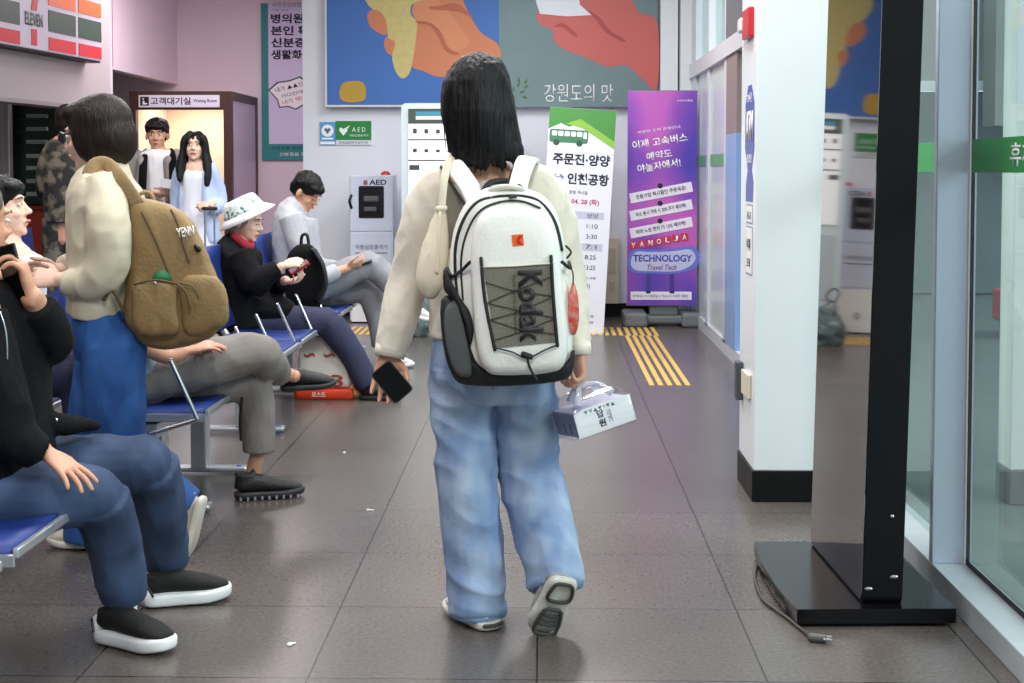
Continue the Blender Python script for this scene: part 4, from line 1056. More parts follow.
for (a_, b_, ra, rb) in ((P(478, 603, YB - .045), P(478, 613, YB - .045), .086, .096), (P(555, 577, 4.015), P(556, 588, 4.0), .080, .088)):
    MB().tube([a_, b_], [(ra, rb)] * 2, n=1, seg=26, up=(0, 1, 0), round_cap=False).build('hem', HEM, jeans, smooth=True)
SEAM = mat('denim_seam', srgb(96, 122, 160), .85)
px_seams = (([(493, 398, YB - .125), (492.5, 375, YB - .15), (492, 345, YB - .138)], .0022),)
for pts_, r_ in px_seams: MB().tube([P(*q) for q in pts_], r_, seg=6, n=4).build('seam', SEAM, jeans, smooth=True)
# shoes
WS = mat('off_white_leather', srgb(226, 224, 222), .5, var=.05, vscale=40); GS = mat('grey_mesh', srgb(150, 150, 148), .7, var=.2, vscale=60); RS = mat('grey_rubber_sole', srgb(206, 204, 196), .6, var=.12, vscale=50); RD = mat('dark_rubber', srgb(58, 56, 54), .7)
a_ = G(494, 632)
s1, q1 = shoe(wn.root, (a_.x + .0, a_.y + .0, .0), (a_.x - .145, a_.y + .21, .0), (0, 0, 1), WS, RS, laces=WHT, w=.048, shaft=False)
MB().tube([q1(.02, .02, .03), q1(-.015, .02, 0), q1(.02, .02, -.03)], .006, seg=8).build('heel_stripe', RD, s1, smooth=True)
# rear foot pushing off: sole turned to the camera
toe = Vector((G(541, 643).x, 3.955, -.006)); heel = P(566, 581, 3.885)
s2, q2 = shoe(wn.root, heel, toe, (-.25, .95, .25), GS, RS, w=.054, laces=WHT, shaft=False)
M2 = Matrix.Identity(4)
for a0, a1 in ((.05, .36), (.5, .93)):
    pts = [q2(a0, -.004, .0), q2(a0 + .03, -.004, .026), q2(a1 - .05, -.004, .034), q2(a1, -.004, 0), q2(a1 - .05, -.004, -.034), q2(a0 + .03, -.004, -.026), q2(a0, -.004, 0)]
    MB().tube(pts, .0055, seg=8, n=3).build('tread', RD, s2, smooth=True)
for a0 in (.60, .68, .76): MB().tube([q2(a0, -.003, -.026), q2(a0 + .02, -.003, 0), q2(a0, -.003, .026)], .004, seg=6).build('tread', RD, s2, smooth=True)

# phone
c_ = [P(370, 375, 3.985), P(389, 359, 4.0), P(411, 388.6, 3.985), P(395, 405, 3.97)]
ph = thing('mobile_phone', 'black mobile phone in the left hand of the walking woman', 'phone', tuple(c_[3]))
def slab(c, th, r=.12, n=4):
    o_ = c[0]; u = c[1] - c[0]; v = c[3] - c[0]; nn = u.cross(v).normalized()
    if nn.y < 0: nn = -nn
    uv = []
    ru = .010 / u.length; rv = .010 / v.length
    for (cu, cv, a0) in ((1 - ru, 1 - rv, 0), (ru, 1 - rv, 90), (ru, rv, 180), (1 - ru, rv, 270)):
        for k in range(n + 1): t = R(a0 + 90 * k / n); uv.append((cu + ru * math.cos(t), cv + rv * math.sin(t)))
    mb = MB(); A = [mb.bm.verts.new(o_ + u * x + v * y) for x, y in uv]; B = [mb.bm.verts.new(o_ + u * x + v * y + nn * th) for x, y in uv]
    mb.bm.faces.new(A); mb.bm.faces.new(B); L = len(A)
    for k in range(L): mb.bm.faces.new((A[k], A[(k + 1) % L], B[(k + 1) % L], B[k]))
    return mb, o_, u, v, nn
mb, o_, u, v, nn = slab(c_, .009); mb.build('case', SM('phone_case', (30, 30, 34), .3), ph)
mb, *_ = slab([o_ + u * .05 + v * .03 - nn * .0008, o_ + u * .95 + v * .03 - nn * .0008, o_ + u * .95 + v * .97 - nn * .0008, o_ + u * .05 + v * .97 - nn * .0008], .0006); mb.build('screen', SM('phone_glass', (8, 8, 10), .08), ph)

# shoulder pouch
PCH = mat('cream_leather', srgb(230, 220, 198), .5, bump=.1, bscale=60)
po = thing('shoulder_pouch', 'soft cream pouch hanging by its strap behind the left arm of the walking woman', 'pouch', tuple(P(432, 300, 3.98)))
pm = MB(); pm.tube([P(441, 208, 3.985), P(439, 225, 3.98), P(434, 255, 3.965), P(430, 280, 3.96), P(430, 293, 3.965)], [(.012, .012), (.026, .018), (.040, .028), (.041, .030), (.026, .022)], seg=18, up=(0, 1, 0))
pm.build('pouch_body', PCH, po, remesh=.005, relax=4, disp=folds(.003, (40, 40, 8)))
MB().tube([P(441, 212, 3.97), P(444, 180, 3.975), P(449, 162, 4.02), P(456, 150, 4.10)], [(.012, .004)] * 4, seg=10, up=(0, 1, 0)).build('strap', PCH, po, smooth=True)
MB().tube([P(440, 213, 3.957), P(439, 240, 3.935), P(437, 272, 3.925)], [.006, .005, .005], seg=8).build('drawstring', PCH, po, smooth=True)
MB().tube([P(437.5, 209, 3.97), P(445, 208, 3.97)], [.009, .009], n=1, seg=10).build('knot', PCH, po, smooth=True)

# ---------------------------------------------------------------- white backpack
NYL = mat('white_nylon', srgb(246, 246, 240), .55, bump=.15, bscale=90, var=.01); NYB = mat('black_nylon', srgb(30, 30, 32), .6, bump=.3, bscale=120); MESHG = mat('grey_mesh_fabric', srgb(126, 122, 110), .75, bump=.5, bscale=400, var=.06, vscale=120)
NYG = mat('side_mesh', srgb(88, 92, 92), .7, bump=.5, bscale=350)
bp_ = thing('backpack', 'white backpack with grey mesh front panel worn by the walking woman', 'backpack', tuple(P(512, 384, 3.85)))
def loft_px(slices, grow=None, n=4):
    """slices: (outline in picture measures, depth, shrink)"""
    rings = []
    for out, Y, s_ in slices:
        q = closed([tuple(map(float, p)) for p in out], n)
        cx_ = sum(p[0] for p in q) / len(q); cy_ = sum(p[1] for p in q) / len(q)
        rings.append([P(cx_ + (x - cx_) * s_, cy_ + (y - cy_) * s_, Y) for x, y in q])
    return MB().loft(rings)
big = [(504, 187), (530, 190), (550, 203), (562, 232), (568, 280), (572, 330), (570, 366), (550, 377), (510, 380), (470, 380), (453, 366), (447, 325), (449, 275), (454, 230), (468, 200), (485, 189)]
bbody = loft_px([(big, 3.99, .86), (big, 3.975, .97), (big, 3.93, 1.0), (big, 3.87, 1.0), (big, 3.845, .97), (big, 3.835, .90)]).build('main_bag', NYL, bp_, smooth=True, disp=folds(.0025, (16, 16, 10)))
pocket = [(505, 206), (530, 208), (548, 222), (558, 248), (564, 295), (568, 340), (563, 366), (545, 373), (510, 375), (488, 372), (478, 352), (473, 300), (471, 255), (476, 224), (488, 209)]
bfront = loft_px([(pocket, 3.86, 1.0), (pocket, 3.80, 1.0), (pocket, 3.78, .985), (pocket, 3.765, .95), (pocket, 3.758, .88), (pocket, 3.755, .6)]).build('front_pocket', NYL, bp_, smooth=True, disp=folds(.0015, (20, 20, 12)))
base = [(441, 300), (443, 345), (452, 375), (466, 385), (510, 386), (555, 382), (572, 374), (575, 350), (570, 362), (545, 370), (500, 372), (478, 366), (467, 340), (458, 300)]
loft_px([(base, 3.985, .97), (base, 3.965, 1.0), (base, 3.86, 1.0), (base, 3.835, .985), (base, 3.828, .95)], n=3).build('black_base', NYB, bp_, smooth=True)
side = [(444, 312), (446, 345), (455, 372), (466, 378), (472, 372), (468, 345), (462, 318), (455, 300)]
loft_px([(side, 3.84, 1.0), (side, 3.815, .97), (side, 3.81, .8)]).build('side_mesh_pocket', NYG, bp_, smooth=True)
flap = [(444, 268), (452, 282), (462, 300), (470, 312), (474, 330), (470, 345), (464, 320), (454, 300), (444, 290)]
loft_px([(flap, 3.86, 1.0), (flap, 3.818, .98), (flap, 3.812, .85)]).build('side_flap', NYB, bp_, smooth=True)
def px_tube(name, pts, Y, r, m, par, seg=8, n=5):
    q = [P(p[0], p[1], p[2] if len(p) > 2 else Y) for p in pts]; return MB().tube(q, r, seg=seg, n=n).build(name, m, par, smooth=True)
px_tube('piping', [(468, 345, 3.828), (458, 300, 3.836), (455, 255, 3.836), (460, 228, 3.836), (472, 207, 3.836), (488, 198, 3.838), (520, 196, 3.838), (540, 202, 3.84), (555, 222, 3.838), (562, 250, 3.838)], 0, .0045, NYB, bbody)
px_tube('zipper', [(474, 262, 3.775), (479, 232, 3.775), (490, 214, 3.778), (510, 210, 3.778), (532, 213, 3.778), (546, 226, 3.778), (552, 240, 3.776)], 0, .0025, NYB, bfront)
px_tube('zipper', [(463, 300, 3.836), (461, 262, 3.834), (466, 235, 3.833), (478, 213, 3.832), (496, 203, 3.832), (520, 201, 3.832), (540, 208, 3.833)], 0, .003, NYB, bbody)
px_tube('handle', [(486, 200, 3.87), (490, 191, 3.85), (506, 187, 3.84), (522, 190, 3.85), (526, 199, 3.87)], 0, .0085, mat('pale_handle', srgb(206, 204, 192), .6), bp_, n=4)
px_tube('hang_loop', [(483, 192, 3.95), (490, 183, 3.98), (505, 181, 4.0), (517, 184, 3.98), (522, 192, 3.95)], 0, .009, NYB, bp_, n=4)
gp = [(483.5, 268), (552, 264.5), (556.5, 342), (495.5, 348)]
def sheet(name, quad, Y, th, m, par, nx=1):
    A = [P(x, y, Y) for x, y in quad]; mb = MB(); nn = Vector((0, th, 0))
    a = [mb.bm.verts.new(p) for p in A]; b2 = [mb.bm.verts.new(p + nn) for p in A]
    mb.bm.faces.new(a); mb.bm.faces.new(b2)
    for k in range(len(a)): mb.bm.faces.new((a[k], a[(k + 1) % len(a)], b2[(k + 1) % len(a)], b2[k]))
    return mb.build(name, m, par)
gpan = sheet('mesh_panel', gp, 3.752, .03, MESHG, bfront)
px_tube('webbing', [(481, 258), (485, 300), (495, 350)], 3.75, .0048, NYB, bfront, n=3); px_tube('webbing', [(551, 256), (553.5, 300), (557.5, 346)], 3.75, .0048, NYB, bfront, n=3)
px_tube('panel_edge', [(480, 267), (516, 266), (554, 263)], 3.749, .0022, mat('pale_edge', srgb(214, 212, 196), .6), gpan, n=2)
Lr = [(484, 282), (487, 303), (490, 320), (495, 340)]; Rr = [(553, 276), (554, 296), (556, 318), (557, 334)]
zig = [Lr[0], (514, 291), Rr[0]], [Lr[1], (514, 291), Rr[1]], [Lr[1], (521, 311), Rr[1]], [Lr[2], (521, 311), Rr[2]], [Lr[2], (524, 331), Rr[2]], [Lr[3], (524, 331), Rr[3]]
for z_ in zig: px_tube('elastic_cord', z_, 3.7475, .0012, NYB, gpan, n=1)
px_tube('elastic_cord', [(495, 348), (512, 352), (527, 358), (545, 350), (557, 345)], 3.746, .0022, NYB, bfront)
px_tube('toggle', [(523, 354), (531, 357)], 3.742, .008, NYB, bfront, n=1); px_tube('toggle_cord', [(527, 357), (530, 368), (537, 380)], 3.742, .0035, NYB, bfront, n=3)
px_tube('zip_pull', [(480, 246), (484, 249), (487, 254)], 3.765, .0045, NYB, bfront, n=2); px_tube('zip_pull', [(510, 197), (516, 196)], 3.828, .005, NYB, bbody, n=1)
px_tube('side_strap', [(447, 268, 3.87), (452, 276, 3.83), (462, 270, 3.82), (470, 262, 3.80)], 0, .005, NYB, bp_); px_tube('side_strap', [(569, 262, 3.87), (570, 268, 3.83), (562, 262, 3.80)], 0, .005, NYB, bp_)
MB().tube([P(566, 246, 3.84), P(571, 252, 3.83), P(567, 258, 3.84)], .003, seg=8).build('ring', NYB, bp_, smooth=True)
o1 = P(0, 0, 3.7475)
A = P(519, 271, 3.7475)
Mk = pmat(P(517.5, 270.5, 3.7475), P(519.5, 345, 3.7475) - P(517.5, 270.5, 3.7475), Vector((1, 0, 0)))
KD = mat('dark_lettering', srgb(44, 42, 42), .6)
text('lettering', 'Kodak', Mk, .0, 0, .194, .066, KD, gpan, bold=.03, off=.0008)
text('lettering', 'Share moments. Share life.', pmat(P(512.5, 275, 3.7475), (.03, 0, -1), Vector((1, 0, 0))), 0, 0, .155, .008, KD, gpan, off=.0008)
lg = sheet('logo_patch', [(511.5, 235), (523, 234), (524, 245.5), (512.5, 246.5)], 3.753, .006, mat('logo_orange', srgb(240, 110, 30), .5), bfront)
ml = pmat(P(512.5, 246.3, 3.7525), (1, 0, 0))
mb = MB(); mb.prism([(.014, .006), (.028, .004), (.018, .016), (.028, .028), (.016, .028), (.010, .016)], .001, ml); mb.build('logo_mark', mat('logo_red', srgb(200, 40, 30), .5), lg)
# shoulder straps
for pts, wd in (([(478, 205, 3.95), (470, 188, 3.975), (459, 172, 4.0), (451, 163, 4.05), (449, 168, 4.16), (452, 190, 4.24), (458, 240, 4.26), (452, 300, 4.22)], .029), ([(517, 200, 3.95), (518, 184, 3.975), (523, 168, 4.0), (528, 159, 4.05), (530, 166, 4.16), (526, 190, 4.24), (522, 240, 4.26), (526, 300, 4.22)], .029)):
    q = [P(*p) for p in pts]
    s_ = MB().tube(q, [(wd * (1 if i < 6 else .6), .008) for i in range(len(q))], seg=14, up=(0, -1, .6), n=4, sq=.6).build('shoulder_strap', NYL, bp_, smooth=True)
px_tube('strap_edge', [(466, 207, 3.955), (457, 192, 3.97), (446, 176, 4.0), (441, 167, 4.04)], 0, .004, NYB, bp_, n=3)
px_tube('strap_edge', [(507, 195, 3.955), (509, 180, 3.975), (514, 166, 4.0), (520, 158, 4.04)], 0, .003, NYB, bp_, n=3)
sheet('back_padding', [(446, 180), (462, 200), (458, 232), (449, 250), (441, 225)], 3.985, .02, mat('padding_grey', srgb(128, 122, 112), .8), bp_)
# charm
ch = thing('bag_charm', 'small red and clear charm hanging from the right side of the white backpack', 'charm', tuple(P(573, 335, 3.86)))
loft_px([([(573, 282), (578, 296), (579, 320), (576, 333), (571, 334), (568, 318), (569, 296)], 3.86, .9), ([(573, 282), (578, 296), (579, 320), (576, 333), (571, 334), (568, 318), (569, 296)], 3.845, 1), ([(573, 282), (578, 296), (579, 320), (576, 333), (571, 334), (568, 318), (569, 296)], 3.83, .8)]).build('pouch', mat('clear_red_plastic', srgb(206, 150, 140), .2, col2=srgb(214, 60, 50), vscale=45), ch, smooth=True)
px_tube('cord', [(570, 264, 3.84), (573, 274, 3.83), (573, 284, 3.84)], 0, .002, NYB, ch)

# ---------------------------------------------------------------- cake box in a clear bag
yb = 3.96
cb = thing('cake_box', 'white cake box with printed front carried in a clear bag by the walking woman', 'box', tuple(P(600, 438, yb)))
RM = Matrix.Rotation(R(-15), 3, 'Y') @ Matrix.Rotation(R(24), 3, 'Z')
fl = P(580, 438, yb - .03)                      # front lower left corner
def bx(a, b_, c): return fl + RM @ Vector((a, b_, c))
MBx = MB(); MBx.box(bx(.09, .075, .036), (.18, .15, .07), RM, .002); MBx.build('carton', mat('carton_lilac', srgb(196, 194, 214), .5, var=.05), cb)
Mc = Matrix.Translation(fl) @ (RM @ Matrix(((1, 0, 0), (0, 0, -1), (0, 1, 0)))).to_4x4()
mb = MB(); mb.prism([(-.002, -.003), (.184, -.003), (.184, .074), (.035, .074), (.033, .086 - .012), (-.002, .066)], .0015, Mc); fr_ = mb.build('front_print', WHT, cb)
text('lettering', '답', Mc, .068, .036, .022, .022, BLK, fr_, off=.002, bold=.03); text('lettering', '원', Mc, .068, .010, .022, .022, BLK, fr_, off=.002, bold=.03)
text('lettering', '수제', Mc, .098, .014, .014, .040, mat('ink_mid', srgb(150, 150, 160), .6), fr_, off=.002)
text('lettering', '▾▾▴▾·▾▴', Mc, .03, .058, .10, .010, BLK, fr_, off=.002)
Ms = Matrix.Translation(bx(0, .15, 0)) @ (RM @ Matrix(((0, 0, -1), (-1, 0, 0), (0, 1, 0)))).to_4x4()
mb = MB(); patch(mb, Ms, 0, 0, .15, .066, 0, .001); sf = mb.build('side_print', mat('side_grey', srgb(128, 130, 150), .5), cb)
text('lettering', '11', Ms, .06, .008, .05, .03, BLK, sf, off=.0015)
CLR = glass_mat('clear_film', (.97, .97, 1.0), rough=.12, extra=.12)
cbg = thing('carrier_bag', 'clear plastic carrier bag around the white cake box', 'bag', tuple(P(600, 440, yb)))
Lc = MB(); rg = []
for z_, g in ((-.006, 1.0), (.03, 1.03), (.074, 1.04), (.10, .75), (.118, .35)):
    rg.append([bx(.09 + x * g, .075 + y * g, z_) for x, y in rrect(-.098, -.083, .098, .083, .02, 4)])
Lc.loft(rg).build('film', CLR, cbg, smooth=True, disp=folds(.004, (50, 50, 50)))
hd = P(580, 384, 4.06)
FLM = mat('film_white', srgb(226, 228, 240), .2, alpha=.75)
for k, (a, b_) in enumerate(((.03, .03), (.15, .04), (.05, .12), (.14, .12))):
    p_ = bx(a, b_, .085); MB().tube([p_, p_.lerp(hd, .5) + Vector((0, 0, .012)), hd + Vector((.004 * k - .006, -.01, -.008))], [(.012, .003), (.009, .003), (.006, .003)], seg=8, up=(0, 1, 0)).build('bag_handle', FLM, cbg, smooth=True)
# ---------------------------------------------------------------- woman with the brown backpack
JK = mat('cream_cotton', srgb(206, 196, 174), .75, bump=.12, bscale=420, var=.03, vscale=8)
JEANB = denim('blue_denim', srgb(30, 74, 140), srgb(48, 100, 170), 6)
Y2 = 4.74
s2f = 1400 / Y2
w2 = Fig('woman with short dark hair and sunglasses in cream jacket, standing with a brown backpack on', (P(115, 560, Y2).x, Y2, 0), SKIN3, .0048)
w2.head(P(94, 135, Y2), (-.98, .16, -.16), k=1.0)
b = w2.b
b.tube([P(103, 160, Y2), P(105, 176, Y2), P(110, 240, Y2), P(112, 320, Y2)], [(.05, .05), (.09, .07), (.12, .09), (.11, .1)], seg=18, up=(0, 1, 0))
w2.limb([P(103, 192, Y2 - .13), P(110, 262, Y2 - .17), P(60, 280, Y2 - .16)], [.044, .036, .025])
w2.hand(P(60, 280, Y2 - .16), (-1, .1, .1), (0, .8, -.5), (0, 0, 1), curl=(25, 35, 25), k=.95)
w2.limb([P(98, 190, Y2 + .14), P(95, 262, Y2 + .17), P(58, 270, Y2 + .10)], [.044, .036, .025])
w2.hand(P(60, 271, Y2 + .10), (-1, -.2, .1), (0, -.8, -.5), (0, 0, 1), curl=(25, 35, 25), k=.95)
w2.limb([P(112, 335, Y2 - .08), P(118, 450, Y2 - .06), P(190, 512, Y2 - .02)], [.075, .05, .034])
w2.limb([P(112, 335, Y2 + .08), P(88, 450, Y2 + .1), Vector((P(88, 540, Y2).x, Y2 + .1, .11))], [.075, .05, .034])
body = w2.done(); w2.face(body, hair=HAIRN)
H = MB(); hl = w2.hl
H.ball(hl((0, -.030, .040)), (.094, .112, .098), w2.HM, 28, 18).ball(hl((0, -.062, -.02)), (.090, .086, .105), w2.HM, 28, 18)
H.ball(hl((0, -.060, -.07)), (.070, .060, .055), w2.HM, 28, 18)
for sx in (-1, 1): H.ball(hl((sx * .058, -.008, -.005)), (.036, .062, .095), w2.HM, 28, 18)
H.ball(hl((0, .045, .080)), (.072, .052, .040), w2.HM, 28, 18)
H.build('hair', HAIRN, w2.root, remesh=.006, relax=22, disp=lambda co, n: .004 * noise.noise(Vector((co.x * 14, co.y * 14, co.z * 5))) + .0022 * noise.noise(Vector((co.x * 90, co.y * 90, co.z * 7))))
gl = thing('sunglasses', 'dark sunglasses on the woman with the brown backpack', 'glasses', tuple(hl((0, .09, .008))))
for sx in (-1, 1):
    MB().ball(hl((sx * .032, .101, .006)), (.027, .006, .021), w2.HM).build('lens', SM('sunglass_lens', (40, 46, 56), .1), gl, smooth=True)
    MB().tube([hl((sx * .058, .095, .010)), hl((sx * .078, .05, .012)), hl((sx * .082, .0, .008))], .003, seg=8).build('temple', BLACK, gl, smooth=True)
MB().tube([hl((-.012, .106, .010)), hl((.012, .106, .010))], .003, n=1, seg=8).build('bridge', BLACK, gl, smooth=True)
T = MB()
T.tube([P(110, 170, Y2), P(106, 192, Y2), P(108, 250, Y2), P(104, 300, Y2), P(102, 316, Y2)], [(.07, .13), (.115, .20), (.125, .20), (.115, .18), (.108, .17)], seg=24, up=(0, 1, 0), round_cap=False)
T.tube([P(106, 160, Y2), P(106, 174, Y2)], [(.068, .068), (.085, .1)], n=1, up=(0, 1, 0))
T.tube([P(104, 182, Y2 - .12), P(107, 222, Y2 - .19), P(108, 262, Y2 - .19), P(92, 282, Y2 - .18), P(66, 283, Y2 - .16)], [.066, .072, .072, .060, .042], seg=18, round_cap=False)
T.tube([P(96, 182, Y2 + .12), P(92, 222, Y2 + .19), P(88, 258, Y2 + .19), P(62, 268, Y2 + .11)], [.066, .070, .064, .042], seg=18, round_cap=False)
w2.cloth(T, 'jacket', JK, .007, 5, .006, (12, 12, 9), 3.0)
MB().tube([P(105, 158, Y2), P(106, 170, Y2)], [(.066, .07), (.078, .082)], n=1, seg=20, up=(0, 1, 0)).build('collar', JK, w2.root, smooth=True)
J = MB()
J.tube([P(107, 308, Y2), P(109, 335, Y2), P(112, 352, Y2)], [(.105, .16), (.118, .175), (.115, .16)], seg=22, up=(0, 1, 0), round_cap=False)
J.tube([P(113, 345, Y2 - .08), P(115, 400, Y2 - .08), P(120, 440, Y2 - .06)], [.108, .100, .085], seg=20)
J.tube([P(120, 442, Y2 - .06), P(150, 478, Y2 - .05), P(186, 508, Y2 - .03)], [.084, .076, .072], seg=20, round_cap=False)
J.tube([P(108, 345, Y2 + .08), P(98, 400, Y2 + .08), P(90, 450, Y2 + .1), P(88, 540, Y2 + .1)], [(.10, .1), (.098, .095), (.085, .085), (.082, .08)], seg=20, round_cap=False)
w2.cloth(J, 'jeans', JEANB, .007, 4, .007, (11, 11, 4), 9.0)
BEIGE = mat('beige_suede', srgb(206, 198, 182), .7, var=.06, vscale=40)
s_, q = shoe(w2.root, P(207, 497, Y2 - .05), P(191, 562, Y2 - .06), (-.85, .1, .45), BEIGE, mat('pale_sole', srgb(222, 216, 204), .6), w=.044, voxel=.006)
MB().tube([q(.3, .06, .02), q(.38, .05, .045), q(.46, .02, .048)], .008, seg=8).build('strap', BLACK, s_, smooth=True)
xs_ = P(90, 560, Y2).x
shoe(w2.root, (xs_ + .06, Y2 + .1, .0), (xs_ - .19, Y2 + .12, .0), (0, 0, 1), BEIGE, mat('pale_sole', (1, 1, 1)), w=.044, voxel=.006)

# brown backpack
BRN = mat('khaki_brown_nylon', srgb(142, 116, 76), .6, bump=.25, bscale=80, var=.06, vscale=10); BRD = mat('dark_khaki', srgb(96, 76, 50), .65); BRL = mat('strap_khaki', srgb(150, 124, 88), .65, bump=.3, bscale=100)
k2 = thing('backpack', 'khaki brown backpack with a side pocket, on the back of the standing woman', 'backpack', tuple(P(175, 348, Y2)))
out = [(128, 200), (150, 200), (172, 206), (190, 219), (203, 244), (213, 268), (222, 292), (224, 318), (212, 336), (190, 345), (165, 349), (141, 343), (124, 318), (126, 290), (129, 250)]
cr = lambda a, s_: crumple(a, s_)
loft_px([(out, Y2 + .17, .86), (out, Y2 + .14, .97), (out, Y2 + .02, 1.0), (out, Y2 - .09, 1.0), (out, Y2 - .13, .985), (out, Y2 - .155, .94), (out, Y2 - .165, .7)], n=4).build('main_bag', BRN, k2, smooth=True, sub=1, disp=folds(.006, (13, 13, 11), 0, seed=4))
sp_ = [(134, 284), (155, 281), (176, 284), (178, 310), (178, 332), (158, 336), (137, 332), (132, 308)]
loft_px([(sp_, Y2 - .12, 1.0), (sp_, Y2 - .185, 1.0), (sp_, Y2 - .20, .95), (sp_, Y2 - .205, .7)], n=4).build('side_pocket', BRN, k2, smooth=True, sub=1, disp=folds(.006, (18, 18, 9), 0, seed=1))
fp_ = [(181, 278), (205, 274), (221, 281), (228, 300), (227, 322), (210, 333), (186, 335), (180, 310)]
loft_px([(fp_, Y2 + .12, 1.0), (fp_, Y2 - .14, 1.0), (fp_, Y2 - .175, .97), (fp_, Y2 - .185, .8)], n=4).build('front_pocket', BRN, k2, smooth=True, sub=1, disp=folds(.006, (18, 18, 9), 0, seed=7))
flapo = [(136, 204), (150, 199), (172, 205), (189, 218), (196, 236), (180, 228), (160, 214), (142, 212)]
px_tube('zip_edge', [(171, 210), (177, 222), (184, 246), (189, 262)], Y2 - .17, .004, BRD, k2); px_tube('zip_edge', [(142, 212), (152, 232), (163, 258), (172, 282)], Y2 - .168, .004, BRD, k2)
px_tube('hem_cord', [(134, 284), (155, 280), (178, 284)], Y2 - .2, .004, BRD, k2); px_tube('drawcord', [(176, 283), (186, 292), (190, 308)], Y2 - .21, .004, BRD, k2, n=3); px_tube('drawcord', [(178, 283), (192, 286), (199, 298)], Y2 - .205, .003, BRD, k2, n=3)
Ml_ = pmat(P(178, 238, Y2 - .176), P(194.5, 235, Y2 - .176) - P(178, 238, Y2 - .176))
text('lettering', 'YENN', Ml_, 0, 0, .058, .032, WHT, k2, bold=.02, off=.003)
MB().ball(P(155, 283.5, Y2 - .21), (.006, .003, .006)).build('snap_button', CHROME, k2, smooth=True)
px_tube('zip_pull', [(196, 246), (199, 250)], Y2 - .17, .009, BLACK, k2, n=1)
MB().tube([P(138, 205, Y2 - .145), P(120, 178, Y2 - .17), P(106, 164, Y2 - .13), P(92, 168, Y2 - .14), P(86, 195, Y2 - .15), P(88, 250, Y2 - .15)], [(.024, .007)] * 6, seg=12, up=(0, -1, 0), n=5).build('shoulder_strap', BRL, k2, smooth=True)
MB().tube([P(138, 205, Y2 + .12), P(120, 180, Y2 + .13), P(104, 165, Y2 + .12), P(88, 170, Y2 + .13), P(80, 195, Y2 + .14), P(80, 250, Y2 + .15)], [(.024, .007)] * 6, seg=12, up=(0, -1, 0), n=5).build('shoulder_strap', BRL, k2, smooth=True)
px_tube('lower_strap', [(104, 300, Y2 - .19), (112, 290, Y2 - .20), (124, 312, Y2 - .17)], 0, .006, BRD, k2)
px_tube('grab_loop', [(138, 203), (140, 194), (150, 193), (154, 201)], Y2, .007, BRL, k2)
gn = loft_px([([(153, 282), (154, 274), (162, 270), (170, 275), (171, 283)], Y2 - .175, 1), ([(153, 282), (154, 274), (162, 270), (170, 275), (171, 283)], Y2 - .15, 1)]).build('green_pouch', mat('green_cloth', srgb(30, 112, 62), .6), None, smooth=True)
tag(gn, 'green pouch sticking out of the side pocket of the khaki brown backpack', 'pouch')

# ---------------------------------------------------------------- seated figures
def seated_leg(mb, hip, knee, ankle, r=(.085, .075, .058, .06), sq=1):
    m1 = hip.lerp(knee, .5); m2 = knee.lerp(ankle, .45)
    mb.tube([hip, m1, knee.lerp(hip, .06)], [r[0], (r[0] + r[1]) / 2 * 1.02, r[1]], seg=18, n=4)
    mb.tube([knee.lerp(hip, .05) - Vector((0, 0, .01)), m2, ankle], [r[1], (r[1] + r[2]) / 2, r[3]], seg=18, n=4, round_cap=False)

# man on the phone, front left
BJ = mat('black_jacket_cloth', srgb(11, 11, 14), .85, spec=.2, bump=.2, bscale=90, var=.2, vscale=5)
JD = denim('mid_blue_denim', srgb(34, 50, 80), srgb(66, 86, 120), 4)
Ym = 3.72
mn = Fig('seated man in black jacket and blue jeans holding a phone to his ear, front left', (P(-30, 500, Ym).x, Ym, 0), SKIN2, .0042)
mn.head(P(-26, 222, Ym), (.55, .83, -.05), k=1.02)
b = mn.b
b.tube([P(-22, 262, Ym), P(-24, 285, Ym), P(-28, 380, Ym), P(-30, 470, Ym)], [(.06, .06), (.11, .15), (.13, .17), (.13, .17)], seg=18, up=(0, 1, 0))
elF = P(58, 340, Ym + .08); wrF = P(31, 296, 3.66)
mn.limb([P(-10, 300, Ym + .17), P(18, 335, Ym + .2), elF], [.05, .045, .042]); mn.limb([elF, wrF], [.04, .03])
mn.hand(wrF, (-.22, -.05, .97), (-.92, -.2, -.1), (-.1, 1, 0), curl=((42, 50, 30), (38, 50, 30), (36, 50, 30), (38, 52, 30)), k=1.0, tcurl=.4)
elN = P(12, 425, Ym - .18); wrN = P(42, 452, 3.58)
mn.limb([P(-22, 305, Ym - .19), elN], [.052, .042]); mn.limb([elN, wrN], [.042, .029])
mn.hand(wrN + Vector((.01, 0, 0)), (.78, -.25, -.45), (-.25, .1, -1), (.3, 1, .2), curl=((4, 10, 8), (6, 12, 10), (8, 14, 12), (8, 14, 14)), k=.98, spread=9, tcurl=.15, spacing=.0225)
hipN, knN, anN = P(-25, 492, Ym - .12), P(105, 496, 3.74), P(124, 594, 3.90)
hipF, knF, anF = P(-15, 470, Ym + .12), P(158, 463, 4.02), P(166, 562, 4.27)
mn.limb([hipN, knN, anN, anN + Vector((.0, 0, -.09))], [.07, .055, .035, .035]); mn.limb([hipF, knF, anF, anF + Vector((0, 0, -.08))], [.07, .055, .035, .035])
body = mn.done(); mn.face(body)
MB().ball(mn.hl((0, -.03, .05)), (.088, .105, .085), mn.HM).ball(mn.hl((0, -.06, -.01)), (.084, .06, .07), mn.HM).build('hair', mat('grey_hair', srgb(92, 88, 86), .6, bump=.5, bscale=60), mn.root, remesh=.006, relax=3)
T = MB()
